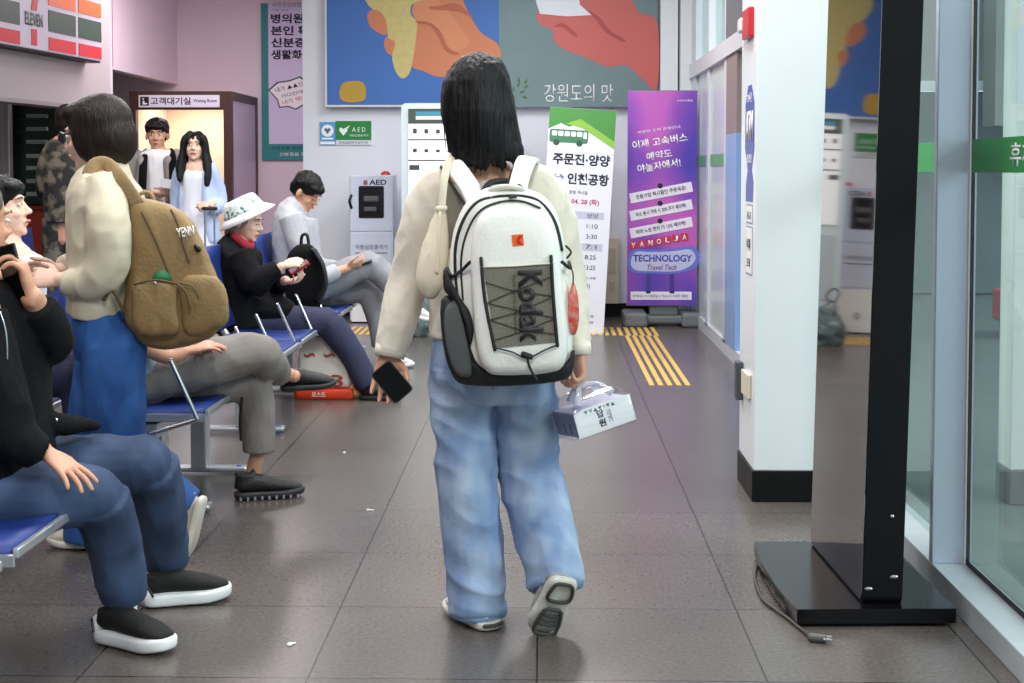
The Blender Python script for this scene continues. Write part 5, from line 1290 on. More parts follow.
T.tube([P(-24, 278, Ym), P(-22, 296, Ym), P(-16, 345, Ym), P(-14, 400, Ym), P(-12, 452, Ym), P(-10, 470, Ym)], [(.09, .12), (.13, .21), (.155, .23), (.16, .22), (.165, .22), (.16, .21)], seg=24, up=(0, 1, 0), round_cap=False)
T.tube([P(-16, 310, Ym + .15), P(18, 335, Ym + .16), P(48, 344, Ym + .08), P(44, 322, Ym + .0), P(36, 306, 3.68)], [.07, .07, .064, .056, .047], seg=18, round_cap=False)
T.tube([P(-24, 316, Ym - .18), P(-10, 370, Ym - .2), P(8, 425, Ym - .19), P(22, 442, Ym - .18), P(38, 452, 3.565)], [.075, .075, .068, .058, .044], seg=18, round_cap=False)
T.tube([P(20, 420, Ym + .02), P(62, 424, Ym + .12), P(96, 426, Ym + .2)], [(.05, .04), (.036, .03), (.016, .012)], seg=14)
jk = mn.cloth(T, 'jacket', BJ, .007, 4, .008, (10, 10, 8), 2.0)
px_tube('zipper', [(0, 312, 3.49), (5, 328, 3.49), (7, 345, 3.49), (7, 362, 3.49)], 0, .0028, CHROME, jk)
MB().ball(P(56, 420, Ym + .03), (.006, .004, .006)).build('zip_pull', CHROME, jk, smooth=True)
J = MB(); seated_leg(J, hipN, knN, anN, (.095, .082, .066, .070)); seated_leg(J, hipF, knF, anF, (.095, .082, .064, .068))
J.ball(P(-22, 482, Ym), (.15, .2, .10))
mn.cloth(J, 'jeans', JD, .0065, 4, .006, (12, 12, 7), 6.0)
SOCK = mat('white_sock', srgb(240, 240, 240), .8, bump=.3, bscale=200)
MB().tube([anF + Vector((.01, 0, .02)), anF + Vector((.01, 0, -.07))], .036, n=1, seg=16).build('sock', SOCK, mn.root, smooth=True)
MB().tube([anN + Vector((0, 0, .02)), anN + Vector((0, 0, -.07))], .036, n=1, seg=16).build('sock', SOCK, mn.root, smooth=True)
KNB = mat('black_knit_upper', srgb(14, 14, 15), .75, bump=.4, bscale=220); FOAM = mat('white_foam_sole', srgb(238, 238, 240), .5)
hN, tN = G(100, 640), G(170, 655); hF, tF = G(142, 607), G(217, 600)
for h_, t_ in ((hN, tN), (hF, tF)):
    v_ = (t_ - h_).normalized(); t2 = h_ + v_ * max(.27, (t_ - h_).length)
    sh_, q = shoe(mn.root, h_, t2, (0, 0, 1), KNB, FOAM, soleh=.045, w=.052, h=.095, voxel=.005)
    MB().ball(q(.02, .045, 0), (.03, .03, .034)).build('heel_foam', FOAM, sh_, smooth=True)
    MB().tube([q(.05, .075, .044), q(.11, .045, .054)], .004, seg=8, n=1).build('sole_slit', BLACK, sh_, smooth=True)
pc_ = [P(8, 244, 3.74), P(20, 240, 3.78), P(24, 288, 3.78), P(10, 292, 3.74)]
pm_ = thing('mobile_phone', 'black mobile phone held to the ear by the seated man at the front left', 'phone', tuple(pc_[3]))
c0_ = wrF + Vector((-.048, -.004, .062)); RP = Matrix.Rotation(R(-14), 3, 'Y') @ Matrix.Rotation(R(62), 3, 'Z')
MB().box(c0_, (.009, .074, .15), RP, .004).build('case', SM('phone_case', (30, 30, 34)), pm_, smooth=False)
MB().box(c0_ + RP @ Vector((-.005, 0, 0)), (.002, .066, .14), RP).build('screen', SM('phone_glass', (8, 8, 10)), pm_)

# person with grey trousers and crossed legs
GT = mat('grey_trouser_cloth', srgb(128, 122, 118), .8, bump=.2, bscale=200, var=.05, vscale=8)
SHG = mat('pale_blue_shirt', srgb(140, 164, 186), .7, bump=.2, bscale=100)
Yg = 5.44
g4 = Fig('seated person in grey trousers with crossed legs, mostly behind the brown backpack', (P(150, 400, Yg).x, Yg, 0), SKIN2, .005)
g4.head(P(140, 222, Yg), (1, 0, -.25), k=.98)
b = g4.b
b.tube([P(137, 248, Yg), P(136, 270, Yg), P(132, 330, Yg), P(134, 380, Yg)], [(.05, .05), (.09, .13), (.10, .15), (.12, .15)], seg=16, up=(0, 1, 0))
g4.limb([P(136, 275, Yg - .16), P(140, 335, Yg - .19), P(166, 356, Yg - .16), P(186, 352, Yg - .13)], [.045, .04, .032, .026])
g4.hand(P(186, 352, Yg - .13), (.95, .3, .22), (0, .1, -1), (0, 1, .2), curl=(8, 20, 16), k=.98)
g4.limb([P(134, 275, Yg + .16), P(150, 330, Yg + .2), P(190, 345, Yg + .02)], [.045, .038, .026])
g4.hand(P(190, 345, Yg + .02), (.9, -.4, .1), (0, .1, -1), (0, -1, .2), curl=(10, 20, 16), k=.98)
hipA, knA, anA = P(145, 378, Yg - .06), P(254, 352, Yg + .12), P(286, 374, Yg + .36)
hipB, knB, anB = P(145, 382, Yg + .12), P(258, 382, Yg + .22), P(257, 455, Yg + .22)
g4.limb([hipA, knA, anA, anA + Vector((.04, .0, -.01))], [.07, .05, .034, .03]); g4.limb([hipB, knB, anB, P(252, 478, Yg + .22)], [.07, .05, .034, .036])
body = g4.done(); g4.face(body)
MB().ball(g4.hl((0, -.02, .045)), (.086, .1, .085), g4.HM).ball(g4.hl((0, -.055, -.01)), (.082, .06, .07), g4.HM).build('hair', HAIRB, g4.root, remesh=.008, relax=3)
T = MB(); T.tube([P(138, 258, Yg), P(136, 275, Yg), P(134, 320, Yg), P(140, 372, Yg)], [(.08, .1), (.115, .19), (.13, .19), (.14, .18)], seg=20, up=(0, 1, 0), round_cap=False)
T.tube([P(136, 272, Yg - .16), P(138, 320, Yg - .2)], [.065, .06], n=1); T.tube([P(134, 272, Yg + .16), P(146, 315, Yg + .2)], [.065, .06], n=1)
g4.cloth(T, 'shirt', SHG, .008, 4, .005, (10, 10, 7))
J = MB(); J.ball(P(145, 380, Yg), (.14, .17, .10))
J.tube([hipA, hipA.lerp(knA, .5), knA, knA + Vector((.03, .05, -.04)), knA.lerp(anA, .55), anA + Vector((-.03, 0, .0))], [.10, .098, .082, .078, .065, .055], seg=18, n=4, round_cap=False)
seated_leg(J, hipB, knB, P(258, 452, Yg + .22), (.10, .080, .068, .066))
g4.cloth(J, 'trousers', GT, .007, 4, .006, (11, 11, 7), 4.0)
TRB = mat('black_trainer', srgb(20, 20, 22), .55, bump=.4, bscale=120); TSB = mat('black_sole', srgb(34, 34, 38), .6)
h_ = G(234, 500); t_ = G(298, 496); v_ = (t_ - h_).normalized()
sh_, q = shoe(g4.root, h_, h_ + v_ * .285, (0, 0, 1), TRB, TSB, soleh=.035, w=.05, h=.105, laces=BLACK, voxel=.006)
for k in range(9): MB().box(q(.08 + .1 * k, .012, .052), (.008, .004, .014), None).build('sole_lug', mat('lug_grey', srgb(150, 150, 156), .5), sh_)
sh_, q = shoe(g4.root, anA + Vector((-.03, .02, -.075)), anA + Vector((.20, .08, -.07)), (-.05, -.1, 1), TRB, TSB, w=.046, voxel=.006)
st_ = px_tube('trouser_strap', [(242, 398, Yg + .13), (240, 420, Yg + .13), (241, 440, Yg + .14)], 0, .006, BLACK, g4.root)

# ---------------------------------------------------------------- woman in the bucket hat
Yh = 8.0
NB = mat('black_coat', srgb(11, 11, 14), .85, spec=.2, bump=.2, bscale=80, var=.2, vscale=5); NV = mat('navy_trousers', srgb(42, 44, 74), .75, bump=.2, bscale=120, var=.08, vscale=10)
h5 = Fig('seated woman in white patterned bucket hat, black coat and navy trousers looking at a phone', (P(240, 350, Yh).x, Yh, 0), SKIN3, .006)
h5.head(P(246, 221, Yh), (.95, -.2, -.22), k=1.0)
b = h5.b
b.tube([P(242, 240, Yh), P(238, 250, Yh), P(236, 290, Yh), P(238, 330, Yh)], [(.05, .05), (.09, .13), (.1, .15), (.12, .15)], seg=16, up=(0, 1, 0))
h5.limb([P(242, 256, Yh - .15), P(258, 285, Yh - .2), P(282, 266, Yh - .2)], [.045, .038, .026]); wr = P(282, 266, Yh - .2)
h5.hand(wr, (.95, .1, .25), (.1, .6, -.8), (0, .4, 1), curl=(20, 35, 25), k=.95)
h5.limb([P(240, 256, Yh + .15), P(262, 290, Yh + .15), P(286, 280, Yh - .1)], [.045, .038, .026]); wr2 = P(286, 282, Yh - .1)
h5.hand(wr2, (.8, -.5, .1), (0, -.2, 1), (.2, -.2, 1), curl=(30, 45, 30), k=.95)
hA, kA, aA = P(240, 322, Yh - .06), P(334, 322, Yh + .02), P(368, 385, Yh + .05); hB, kB, aB = P(240, 322, Yh + .12), P(336, 324, Yh + .2), P(364, 378, Yh + .3)
h5.limb([hA, kA, aA, aA + Vector((0, 0, -.03))], [.07, .05, .034, .034]); h5.limb([hB, kB, aB, aB + Vector((0, 0, -.03))], [.07, .05, .034, .034])
body = h5.done(); h5.face(body, open_eyes=False)
MB().ball(h5.hl((0, -.03, .02)), (.086, .095, .09), h5.HM).ball(h5.hl((0, -.04, -.05)), (.078, .06, .06), h5.HM).build('hair', mat('greyish_hair', srgb(150, 130, 116), .6, bump=.4, bscale=60), h5.root, remesh=.008, relax=3)
T = MB(); T.tube([P(242, 240, Yh), P(238, 252, Yh), P(238, 290, Yh), P(244, 328, Yh)], [(.08, .09), (.13, .2), (.15, .21), (.17, .21)], seg=20, up=(0, 1, 0), round_cap=False)
T.tube([P(240, 254, Yh - .15), P(254, 284, Yh - .21), P(264, 276, Yh - .22), P(278, 268, Yh - .2)], [.08, .075, .065, .05], seg=16, round_cap=False)
T.tube([P(238, 254, Yh + .15), P(262, 290, Yh + .16), P(284, 282, Yh - .08)], [.08, .07, .05], seg=16, round_cap=False)
T.tube([P(255, 305, Yh), P(285, 312, Yh)], [(.12, .17), (.08, .13)], n=1)
ct = h5.cloth(T, 'coat', NB, .009, 4, .006, (9, 9, 7))
MB().tube([P(234, 236, Yh - .06), P(243, 243, Yh - .10), P(251, 247, Yh - .08), P(250, 240, Yh + .04)], [.022, .024, .02, .02], seg=12).build('scarf', mat('red_scarf', srgb(176, 42, 60), .8, var=.1), h5.root, smooth=True)
J = MB(); seated_leg(J, hA, kA, aA, (.10, .085, .062, .072)); seated_leg(J, hB, kB, aB, (.10, .085, .062, .07)); J.ball(P(242, 326, Yh), (.16, .17, .09))
h5.cloth(J, 'trousers', NV, .009, 4, .006, (10, 10, 6))
for a_ in (aA, aB):
    g_ = Vector((a_.x - .05, a_.y, 0)); shoe(h5.root, g_, g_ + Vector((.25, -.04, 0)), (0, 0, 1), TRB, TSB, w=.046, voxel=.008)
ht = thing('bucket_hat', 'white bucket hat with teal and green brush pattern on the seated woman', 'hat', tuple(P(246, 214, Yh)))
up5 = Vector((-.42, -.12, .9)).normalized(); M5 = frame(up5, h5.HM.col[1]); hc5 = h5.hl((0, -.012, .040))
rings = []
for (z_, rx, ry) in ((-.028, .165, .175), (-.025, .168, .178), (.012, .118, .128), (.03, .108, .118), (.06, .10, .110), (.088, .088, .098), (.098, .07, .08), (.100, .03, .035)):
    rings.append([hc5 + M5 @ Vector((math.cos(t) * rx, math.sin(t) * ry, z_)) for t in [2 * PI * k / 32 for k in range(32)]])
hm = mat('hat_print', srgb(238, 240, 238), .8); nt = hm.node_tree
if True:
    n1 = nt.nodes.new('ShaderNodeTexNoise'); n1.inputs['Scale'].default_value = 30; n1.inputs['Detail'].default_value = 3; n1.inputs['Distortion'].default_value = 1.2
    tcn = nt.nodes.new('ShaderNodeTexCoord'); nt.links.new(tcn.outputs['Object'], n1.inputs['Vector'])
    rr_ = nt.nodes.new('ShaderNodeValToRGB'); rr_.color_ramp.elements[0].position = .56; rr_.color_ramp.elements[0].color = (*srgb(240, 242, 240), 1)
    rr_.color_ramp.elements[1].position = .60; rr_.color_ramp.elements[1].color = (*srgb(40, 140, 130), 1)
    nt.links.new(n1.outputs['Fac'], rr_.inputs[0]); nt.links.new(rr_.outputs[0], nt.nodes['Principled BSDF'].inputs['Base Color'])
MB().loft(rings[:3], cap=True).build('brim', mat('hat_white', srgb(240, 240, 238), .8), ht, smooth=True); MB().loft(rings[2:]).build('crown', hm, ht, smooth=True)
r5 = thing('mobile_phone', 'dark phone in a red case held by the woman in the bucket hat', 'phone', tuple(P(295, 268, Yh - .2)))
mb, *_ = slab([P(288, 270, Yh - .14), P(306, 259, Yh - .16), P(309, 263, Yh - .26), P(291, 274, Yh - .25)], .01); mb.build('case', SM('phone_red', (170, 36, 44), .4), r5)
mb, *_ = slab([P(289, 269.6, Yh - .145), P(305.5, 259.4, Yh - .165), P(308, 262.7, Yh - .255), P(291.5, 273, Yh - .245)], .0005); mb.build('screen', SM('phone_glass', (8, 8, 10)), r5)

# ---------------------------------------------------------------- man in the grey jumper
Yk = 9.25
GJ = mat('grey_marl_jumper', srgb(176, 176, 184), .85, bump=.3, bscale=140, var=.04, vscale=30); LG = mat('light_grey_trousers', srgb(142, 142, 150), .8, bump=.2, bscale=120, var=.05, vscale=8)
k6 = Fig('seated man in pale grey jumper and grey trousers bent over his phone', (P(295, 330, Yk).x, Yk, 0), SKIN, .006)
k6.head(P(307, 192, Yk), (.80, -.35, -.62), k=1.02)
b = k6.b
b.tube([P(302, 206, Yk), P(296, 216, Yk), P(292, 260, Yk), P(296, 300, Yk)], [(.055, .055), (.07, .11), (.09, .14), (.10, .14)], seg=16, up=(0, 1, 0))
k6.limb([P(292, 221, Yk - .16), P(312, 272, Yk - .2), P(348, 268, Yk - .14)], [.048, .04, .027]); k6.hand(P(346, 268, Yk - .14), (.9, .1, .25), (0, .5, .8), (0, -.2, 1), curl=(25, 40, 30))
k6.limb([P(292, 221, Yk + .16), P(318, 270, Yk + .2), P(350, 264, Yk + .0)], [.048, .04, .027]); k6.hand(P(350, 264, Yk + .02), (.9, -.2, .15), (0, -.5, .8), (0, .2, 1), curl=(25, 40, 30))
hA, kA, aA = P(300, 292, Yk - .06), P(375, 262, Yk + .02), P(388, 312, Yk - .22); hB, kB, aB = P(300, 292, Yk + .12), P(372, 288, Yk + .15), P(384, 345, Yk + .15)
aA = P(402, 300, Yk + .02)
k6.limb([hA, kA, aA], [.07, .05, .034]); k6.limb([hB, kB, aB, aB + Vector((0, 0, -.05))], [.07, .05, .034, .034])
body = k6.done(); k6.face(body, open_eyes=False)
H = MB().ball(k6.hl((0, -.02, .05)), (.092, .108, .085), k6.HM).ball(k6.hl((0, -.06, -.0)), (.088, .062, .07), k6.HM).ball(k6.hl((0, .05, .06)), (.075, .05, .035), k6.HM)
H.build('hair', HAIRB, k6.root, remesh=.008, relax=3, disp=crumple(.007, 30))
T = MB(); T.tube([P(303, 206, Yk), P(296, 216, Yk), P(297, 260, Yk), P(300, 296, Yk)], [(.07, .08), (.14, .21), (.16, .21), (.16, .2)], seg=20, up=(0, 1, 0), round_cap=False)
T.tube([P(291, 216, Yk - .17), P(306, 262, Yk - .22), P(322, 276, Yk - .2), P(338, 270, Yk - .16)], [.08, .072, .058, .048], seg=16, round_cap=False)
T.tube([P(291, 216, Yk + .17), P(314, 262, Yk + .2), P(340, 268, Yk + .06)], [.08, .068, .048], seg=16, round_cap=False)
k6.cloth(T, 'jumper', GJ, .009, 4, .006, (9, 9, 7))
J = MB(); seated_leg(J, hA, kA, aA, (.11, .09, .07, .07)); seated_leg(J, hB, kB, aB, (.11, .09, .075, .08)); J.ball(P(302, 292, Yk), (.16, .18, .1))
k6.cloth(J, 'trousers', LG, .009, 4, .008, (9, 9, 6))
g_ = Vector((aB.x - .05, aB.y, 0)); shoe(k6.root, g_, g_ + Vector((.26, -.03, 0)), (0, 0, 1), WS, FOAM, w=.046, voxel=.008)
shoe(k6.root, aA + Vector((-.02, .03, -.09)), aA + Vector((.2, .06, -.16)), (.3, 0, 1), WS, FOAM, w=.046, voxel=.008)
r6 = thing('mobile_phone', 'dark phone in the hands of the man in grey jumper', 'phone', tuple(P(362, 264, Yk - .06)))
MB().box(P(362, 263, Yk - .06), (.14, .08, .01), Euler((.3, -.3, 0)).to_matrix(), .003).build('case', SM('phone_case', (30, 30, 34)), r6)
# black rucksack on the lap between them
rk = thing('backpack', 'plain black backpack standing upright before the man in the grey jumper', 'backpack', tuple(P(303, 308, Yh + .45)))
ro = [(290, 252), (300, 245), (312, 246), (320, 258), (322, 290), (318, 308), (295, 311), (286, 300), (286, 268)]
Yr = Yh + .42
loft_px([(ro, Yr + .14, .9), (ro, Yr + .1, 1), (ro, Yr - .05, 1), (ro, Yr - .09, .95), (ro, Yr - .1, .7)]).build('main_bag', NB, rk, smooth=True, disp=folds(.008, (10, 10, 8)))
px_tube('grab_loop', [(301, 247), (302, 236), (307, 235), (309, 246)], Yr, .010, BLACK, rk); px_tube('shoulder_strap', [(313, 250), (322, 265), (325, 285), (318, 300)], Yr - .12, .018, BLACK, rk)

# ---------------------------------------------------------------- couple walking out of the waiting room
Yc = 10.9
bo = Fig('young man in white shirt and grey jacket walking out of the waiting room', (P(158, 345, Yc).x, Yc, 0), SKIN, .007)
bo.head(P(157, 135, Yc), (.15, -1, -.05), k=1.05)
b = bo.b
b.tube([P(157, 150, Yc), P(158, 158, Yc), P(158, 200, Yc), P(158, 245, Yc)], [(.055, .055), (.14, .09), (.14, .10), (.14, .1)], seg=16, up=(0, 1, 0))
bo.limb([P(140, 162, Yc), P(134, 195, Yc), P(146, 200, Yc - .18)], [.05, .04, .03]); bo.limb([P(176, 162, Yc), P(181, 192, Yc), P(168, 192, Yc - .22)], [.05, .04, .028])
bo.hand(P(169, 192, Yc - .22), (-.9, -.3, -.3), (-.2, .6, .8), (0, 0, 1), curl=(25, 40, 30), k=1.05); bo.hand(P(147, 200, Yc - .18), (.8, -.3, -.4), (0, .8, -.5), (0, 0, 1), curl=(20, 30, 20))
for x in (150, 166): bo.limb([P(x, 245, Yc), P(x, 295, Yc), P(x, 335, Yc)], [.08, .055, .04])
body = bo.done(2); bo.face(body, open_eyes=True)
H = MB().ball(bo.hl((0, -.02, .055)), (.095, .108, .082), bo.HM).ball(bo.hl((0, -.06, -.0)), (.09, .06, .07), bo.HM).ball(bo.hl((0, .062, .062)), (.078, .042, .034), bo.HM)
H.build('hair', HAIRB, bo.root, remesh=.009, relax=3, disp=crumple(.008, 30))
WT = mat('white_tshirt', srgb(238, 238, 242), .8); GJK = mat('grey_jacket', srgb(150, 142, 140), .7); DJ = mat('pale_jeans', srgb(150, 166, 186), .8)
T = MB().tube([P(158, 149.5, Yc), P(158, 154, Yc), P(158, 162, Yc), P(158, 200, Yc), P(158, 235, Yc)], [(.085, .075), (.15, .10), (.165, .115), (.16, .13), (.155, .13)], seg=20, up=(0, 1, 0), round_cap=False)
bo.cloth(T, 'tshirt', WT, .01, 3, .008, (8, 8, 5))
T = MB()
for sx, ex, wx, wy in ((-1, 134, 146, 199), (1, 181, 170, 191)):
    T.tube([P(158 + sx * 13, 154, Yc), P(158 + sx * 20, 164, Yc), P(ex, 194, Yc), P(wx, wy, Yc - .17)], [.06, .08, .075, .05], seg=14, round_cap=False)
    T.tube([P(158 + sx * 13, 160, Yc - .04), P(158 + sx * 16, 200, Yc - .03), P(158 + sx * 16, 240, Yc - .03)], [(.05, .12), (.055, .14), (.055, .14)], seg=14, up=(0, 1, 0))
bo.cloth(T, 'jacket', GJK, .01, 3, .008, (8, 8, 5))
J = MB()
for x in (150, 167): J.tube([P(x, 238, Yc), P(x, 290, Yc), P(x, 338, Yc)], [.10, .085, .085], seg=14, round_cap=False)
bo.cloth(J, 'trousers', DJ, .01, 3, .006)
for x in (150, 167): g_ = Vector((P(x, 300, Yc).x, Yc + .05, 0)); shoe(bo.root, g_, g_ + Vector((.02, -.27, 0)), (0, 0, 1), WS, FOAM, voxel=.01)
bs = thing('backpack', 'dark backpack worn by the young man in white shirt, only its straps in view', 'backpack', (P(158, 240, Yc).x, Yc + .2, P(158, 240, Yc).z))
MB().tube([P(158, 162, Yc + .24), P(158, 200, Yc + .26), P(158, 228, Yc + .24)], [(.14, .06), (.16, .08), (.14, .07)], seg=16, up=(0, 1, 0)).build('main_bag', NB, bs, smooth=True)
for sx in (-1, 1): MB().tube([P(158 + sx * 10, 158, Yc + .12), P(158 + sx * 13, 152, Yc), P(158 + sx * 14.5, 162, Yc - .145), P(158 + sx * 16, 190, Yc - .19), P(158 + sx * 18, 212, Yc - .12), P(158 + sx * 17, 218, Yc + .14)], [(.032, .01)] * 6, seg=10, up=(0, 1, 0)).build('shoulder_strap', NB, bs, smooth=True)
pp = MB().box(P(170, 184, Yc - .3), (.15, .005, .07), Euler((.3, .15, 0)).to_matrix()).build('paper_ticket', WHT); tag(pp, 'white paper held by the young man walking out of the waiting room', 'paper')
cb6 = MB().tube([P(176, 215, Yc - .28), P(177, 228, Yc - .3)], [(.07, .05), (.085, .06)], n=1, seg=14, up=(0, 1, 0)).tube([P(170, 213, Yc - .28), P(176, 198, Yc - .25), P(182, 213, Yc - .28)], .01, seg=8).build('black_handbag', BLACK, smooth=True); tag(cb6, 'small black bag held between the young couple', 'bag')

gi = Fig('young woman with long black hair, white dress and pale blue shirt pulling a suitcase', (P(197, 345, Yc - .1).x, Yc - .1, 0), SKIN3, .007)
Yq = Yc - .3
gi.head(P(195, 147, Yq), (.1, -1, .12), k=1.0)
b = gi.b
b.tube([P(195, 160, Yq), P(196, 170, Yq), P(196, 205, Yq), P(198, 250, Yq)], [(.045, .045), (.12, .075), (.10, .08), (.12, .09)], seg=16, up=(0, 1, 0))
gi.limb([P(180, 173, Yq), P(178, 205, Yq + .05), P(182, 232, Yq)], [.04, .034, .025]); gi.hand(P(182, 232, Yq), (0, -.1, -1), (1, 0, 0), (0, -1, 0), k=.9)
gi.limb([P(210, 173, Yq), P(217, 202, Yq + .03), P(211, 206, Yq - .2)], [.04, .034, .026]); gi.hand(P(212, 203, Yq - .17), (-.5, -.8, -.1), (-.3, .2, -1), (-1, 0, .2), curl=(35, 50, 30), k=.95)
for x in (190, 202): gi.limb([P(x, 250, Yq), P(x, 298, Yq), P(x, 336, Yq)], [.07, .05, .036])
body = gi.done(2); gi.face(body)
H = MB().ball(gi.hl((0, -.02, .035)), (.090, .100, .088), gi.HM)
for sx in (-1, 1): H.tube([gi.hl((sx * .03, .03, .105)), gi.hl((sx * .075, .035, .05)), gi.hl((sx * .085, .02, -.05)), gi.hl((sx * .10, .03, -.16)), gi.hl((sx * .10, .06, -.30 + .04 * (sx > 0)))], [(.02, .03), (.026, .04), (.03, .05), (.04, .05), (.02, .03)], seg=12, up=(0, 1, 0))
H.tube([gi.hl((0, -.07, .0)), gi.hl((0, -.08, -.12)), gi.hl((0, -.09, -.28))], [(.09, .04), (.11, .04), (.09, .03)], seg=14, up=(0, 1, 0))
H.build('hair', HAIRB, gi.root, remesh=.008, relax=3, disp=lambda co, n: .004 * noise.noise(Vector((co.x * 60, co.y * 60, co.z * 5))))
DR = mat('white_dress', srgb(232, 234, 244), .8); BSH = mat('pale_blue_cotton', srgb(190, 206, 240), .75)
T = MB().tube([P(196, 170, Yq), P(196, 178, Yq), P(196, 204, Yq), P(197, 222, Yq), P(199, 270, Yq), P(200, 318, Yq)], [(.13, .08), (.14, .10), (.115, .09), (.135, .11), (.19, .15), (.23, .19)], seg=22, up=(0, 1, 0), round_cap=False)
dr = gi.cloth(T, 'dress', DR, .01, 3, .01, (14, 14, 2))
MB().tube([P(196, 206, Yq + .01), P(196, 209, Yq + .01)], [(.124, .1)] * 2, n=1, seg=20, up=(0, 1, 0), round_cap=False).build('belt', BLACK, dr, smooth=True)
T = MB().tube([P(204, 165, Yq), P(212, 172, Yq), P(219, 203, Yq + .03), P(214, 208, Yq - .14)], [.045, .062, .062, .045], seg=14, round_cap=False)
T.tube([P(187, 165, Yq), P(180, 174, Yq), P(177, 206, Yq + .05), P(181, 226, Yq)], [.045, .055, .052, .04], seg=14, round_cap=False)
T.tube([P(208, 172, Yq + .01), P(210, 205, Yq + .01), P(213, 240, Yq + .02)], [(.05, .10), (.055, .12), (.06, .12)], seg=14, up=(0, 1, 0)); T.tube([P(185, 172, Yq + .02), P(184, 205, Yq + .03), P(184, 236, Yq + .03)], [(.035, .09), (.035, .1), (.035, .1)], seg=14, up=(0, 1, 0))
T.tube([P(196, 170, Yq + .09), P(197, 205, Yq + .12), P(198, 240, Yq + .13)], [(.13, .02), (.14, .02), (.15, .02)], seg=14, up=(0, 1, 0))
gi.cloth(T, 'overshirt', BSH, .01, 3, .009, (9, 9, 4))
for x in (190, 202): g_ = Vector((P(x, 300, Yq).x, Yq + .05, 0)); shoe(gi.root, g_, g_ + Vector((.0, -.24, 0)), (0, 0, 1), WS, FOAM, voxel=.01)
Ys = Yq - .32
sc_ = thing('suitcase', 'pale suitcase with a tall chrome handle pulled by the young woman in white', 'suitcase', (P(209, 300, Ys).x, Ys, 0))
xs_ = P(209, 300, Ys).x
MB().b2((xs_ - .17, Ys - .11, .06), (xs_ + .17, Ys + .11, .58), .03, 4).build('shell', SM('case_silver', (190, 194, 206), .35), sc_)
for sx in (-1, 1):
    MB().tube([(xs_ + sx * .035 + .01, Ys, .55), (xs_ + sx * .035 + .01, Ys, 1.04)], .007, n=1, seg=8).build('handle_tube', SM('handle_grey', (120, 124, 140), .25), sc_)
    for sy in (-1, 1): MB().tube([(xs_ + sx * .13 - .012, Ys + sy * .08, .03), (xs_ + sx * .13 + .012, Ys + sy * .08, .03)], .03, n=1, seg=14, round_cap=False).build('wheel', BLACK, sc_, smooth=True)
MB().tube([(xs_ - .04, Ys, 1.045), (xs_ + .06, Ys, 1.045)], .013, n=1).build('grip', BLACK, sc_, smooth=True)

# ---------------------------------------------------------------- person in camouflage
Yp = 10.2
cmo = mat('camouflage_print', srgb(60, 58, 52), .8); nt = cmo.node_tree
n1 = nt.nodes.new('ShaderNodeTexNoise'); n1.inputs['Scale'].default_value = 14; n1.inputs['Detail'].default_value = 1; tcn = nt.nodes.new('ShaderNodeTexCoord'); nt.links.new(tcn.outputs['Object'], n1.inputs['Vector'])
rr_ = nt.nodes.new('ShaderNodeValToRGB'); rr_.color_ramp.interpolation = 'CONSTANT'; e = rr_.color_ramp.elements; e[0].position = 0; e[0].color = (*srgb(34, 32, 32), 1); e[1].position = .46; e[1].color = (*srgb(76, 70, 60), 1)
e2_ = e.new(.56); e2_.color = (*srgb(110, 100, 90), 1); nt.links.new(n1.outputs['Fac'], rr_.inputs[0]); nt.links.new(rr_.outputs[0], nt.nodes['Principled BSDF'].inputs['Base Color'])
c9 = Fig('standing person in camouflage jacket and trousers before the store, behind the standing woman', (P(62, 350, Yp).x, Yp, 0), SKIN2, .008)
c9.head(P(70, 122, Yp), (.4, 1, 0), k=1.0)
b = c9.b; b.tube([P(69, 136, Yp), P(67, 148, Yp), P(66, 190, Yp), P(66, 240, Yp)], [(.05, .05), (.14, .09), (.13, .1), (.13, .1)], seg=16, up=(0, 1, 0))
c9.limb([P(50, 153, Yp), P(46, 185, Yp), P(52, 205, Yp + .2)], [.05, .04, .03]); c9.hand(P(52, 205, Yp + .2), (.3, .9, .2), (1, 0, 0), (0, 0, 1))
c9.limb([P(84, 153, Yp), P(88, 185, Yp), P(84, 205, Yp + .2)], [.05, .04, .03]); c9.hand(P(84, 205, Yp + .2), (-.3, .9, .2), (-1, 0, 0), (0, 0, 1))
for x in (58, 74): c9.limb([P(x, 240, Yp), P(x, 300, Yp), P(x, 342, Yp)], [.08, .055, .04])
body = c9.done(2)
MB().ball(c9.hl((0, -.02, .045)), (.09, .105, .09), c9.HM).ball(c9.hl((0, -.05, -.01)), (.086, .065, .075), c9.HM).build('hair', HAIRN, c9.root, remesh=.009)
T = MB().tube([P(69, 140, Yp), P(67, 152, Yp), P(66, 195, Yp), P(66, 222, Yp)], [(.08, .08), (.17, .12), (.16, .14), (.16, .14)], seg=20, up=(0, 1, 0), round_cap=False)
T.tube([P(56, 148, Yp), P(50, 160, Yp), P(46, 188, Yp), P(50, 204, Yp + .16)], [.06, .08, .07, .05], seg=14, round_cap=False); T.tube([P(78, 148, Yp), P(84, 160, Yp), P(88, 188, Yp), P(84, 204, Yp + .16)], [.06, .08, .07, .05], seg=14, round_cap=False)
c9.cloth(T, 'jacket', cmo, .01, 3, .008, (8, 8, 5))
J = MB()
for x in (57, 75): J.tube([P(x, 218, Yp), P(x, 280, Yp), P(x, 340, Yp)], [.11, .095, .085], seg=14, round_cap=False)
c9.cloth(J, 'trousers', cmo, .01, 3, .006)
for x in (57, 75): g_ = Vector((P(x, 300, Yp).x, Yp - .06, 0)); shoe(c9.root, g_, g_ + Vector((.0, .27, 0)), (0, 0, 1), TRB, TSB, voxel=.01)

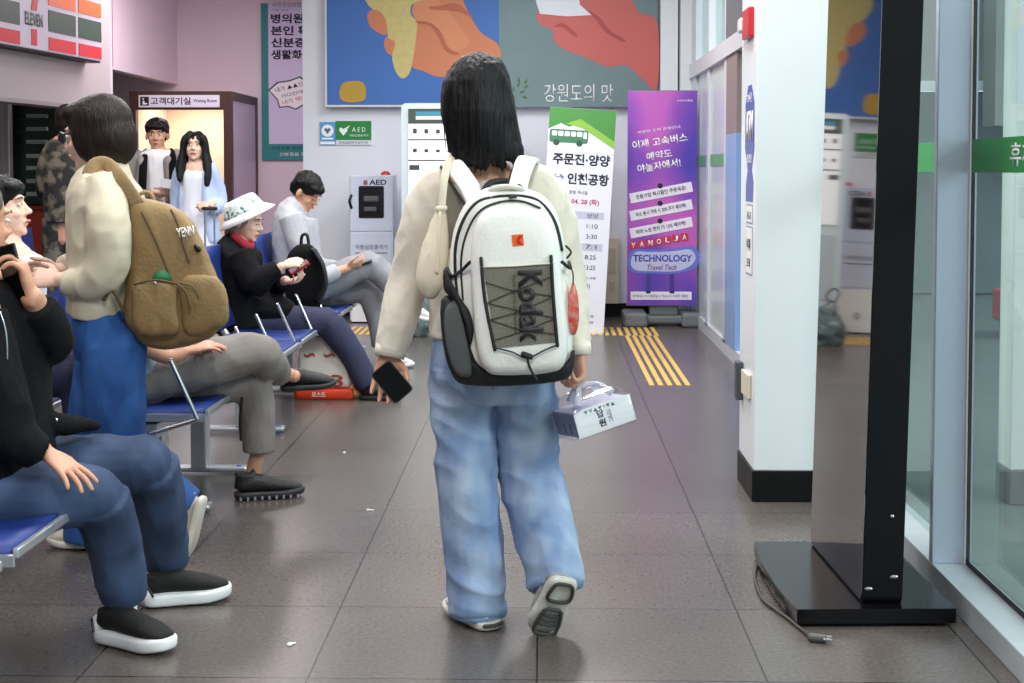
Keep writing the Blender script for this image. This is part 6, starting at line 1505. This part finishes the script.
# ---------------------------------------------------------------- young man in white behind
Yy = 5.1
y10 = Fig('young man with black hair and white shirt seated behind the man on the phone', (P(-5, 400, Yy).x, Yy, 0), SKIN3, .0052)
y10.head(P(0, 209, Yy), (.97, .12, .14), k=1.0)
b = y10.b; b.tube([P(8, 240, Yy), P(6, 258, Yy), P(2, 310, Yy), P(0, 370, Yy)], [(.05, .05), (.1, .14), (.11, .15), (.13, .15)], seg=16, up=(0, 1, 0))
y10.limb([P(6, 265, Yy - .16), P(12, 320, Yy - .19), P(30, 345, Yy - .12)], [.045, .04, .028]); y10.hand(P(30, 345, Yy - .12), (.9, .2, 0), (0, 0, -1), (0, 1, 0))
y10.limb([P(6, 265, Yy + .16), P(12, 320, Yy + .19), P(30, 345, Yy + .12)], [.045, .04, .028]); y10.hand(P(30, 345, Yy + .12), (.9, -.2, 0), (0, 0, -1), (0, -1, 0))
for dy in (-.1, .12): y10.limb([P(2, 375, Yy + dy), P(90, 370, Yy + dy), Vector((P(88, 480, Yy).x, Yy + dy, .12))], [.07, .055, .036])
body = y10.done(); y10.face(body)
H = MB().ball(y10.hl((0, -.025, .05)), (.092, .108, .085), y10.HM).ball(y10.hl((0, -.06, -.0)), (.088, .062, .075), y10.HM).ball(y10.hl((0, .055, .07)), (.075, .042, .03), y10.HM)
H.build('hair', HAIRB, y10.root, remesh=.007, relax=3, disp=crumple(.006, 30))
T = MB().tube([P(9, 246, Yy), P(6, 260, Yy), P(4, 310, Yy), P(4, 365, Yy)], [(.08, .08), (.13, .2), (.14, .2), (.15, .19)], seg=20, up=(0, 1, 0), round_cap=False)
T.tube([P(6, 262, Yy - .16), P(11, 310, Yy - .2), P(20, 330, Yy - .18)], [.075, .065, .055], seg=14, round_cap=False); T.tube([P(6, 262, Yy + .16), P(11, 310, Yy + .2), P(20, 330, Yy + .18)], [.075, .065, .055], seg=14, round_cap=False)
y10.cloth(T, 'shirt', mat('white_shirt', srgb(222, 226, 238), .8), .008, 4, .006, (10, 10, 7))
J = MB().ball(P(4, 372, Yy), (.15, .17, .1))
for dy in (-.1, .12): seated_leg(J, P(2, 375, Yy + dy), P(88, 372, Yy + dy), Vector((P(88, 480, Yy).x, Yy + dy, .13)), (.095, .08, .065, .065))
y10.cloth(J, 'trousers', NV, .009, 3, .006)
for dy in (-.1, .12): g_ = Vector((P(80, 480, Yy).x, Yy + dy, 0)); shoe(y10.root, g_, g_ + Vector((.26, 0, 0)), (0, 0, 1), TRB, TSB, voxel=.009)
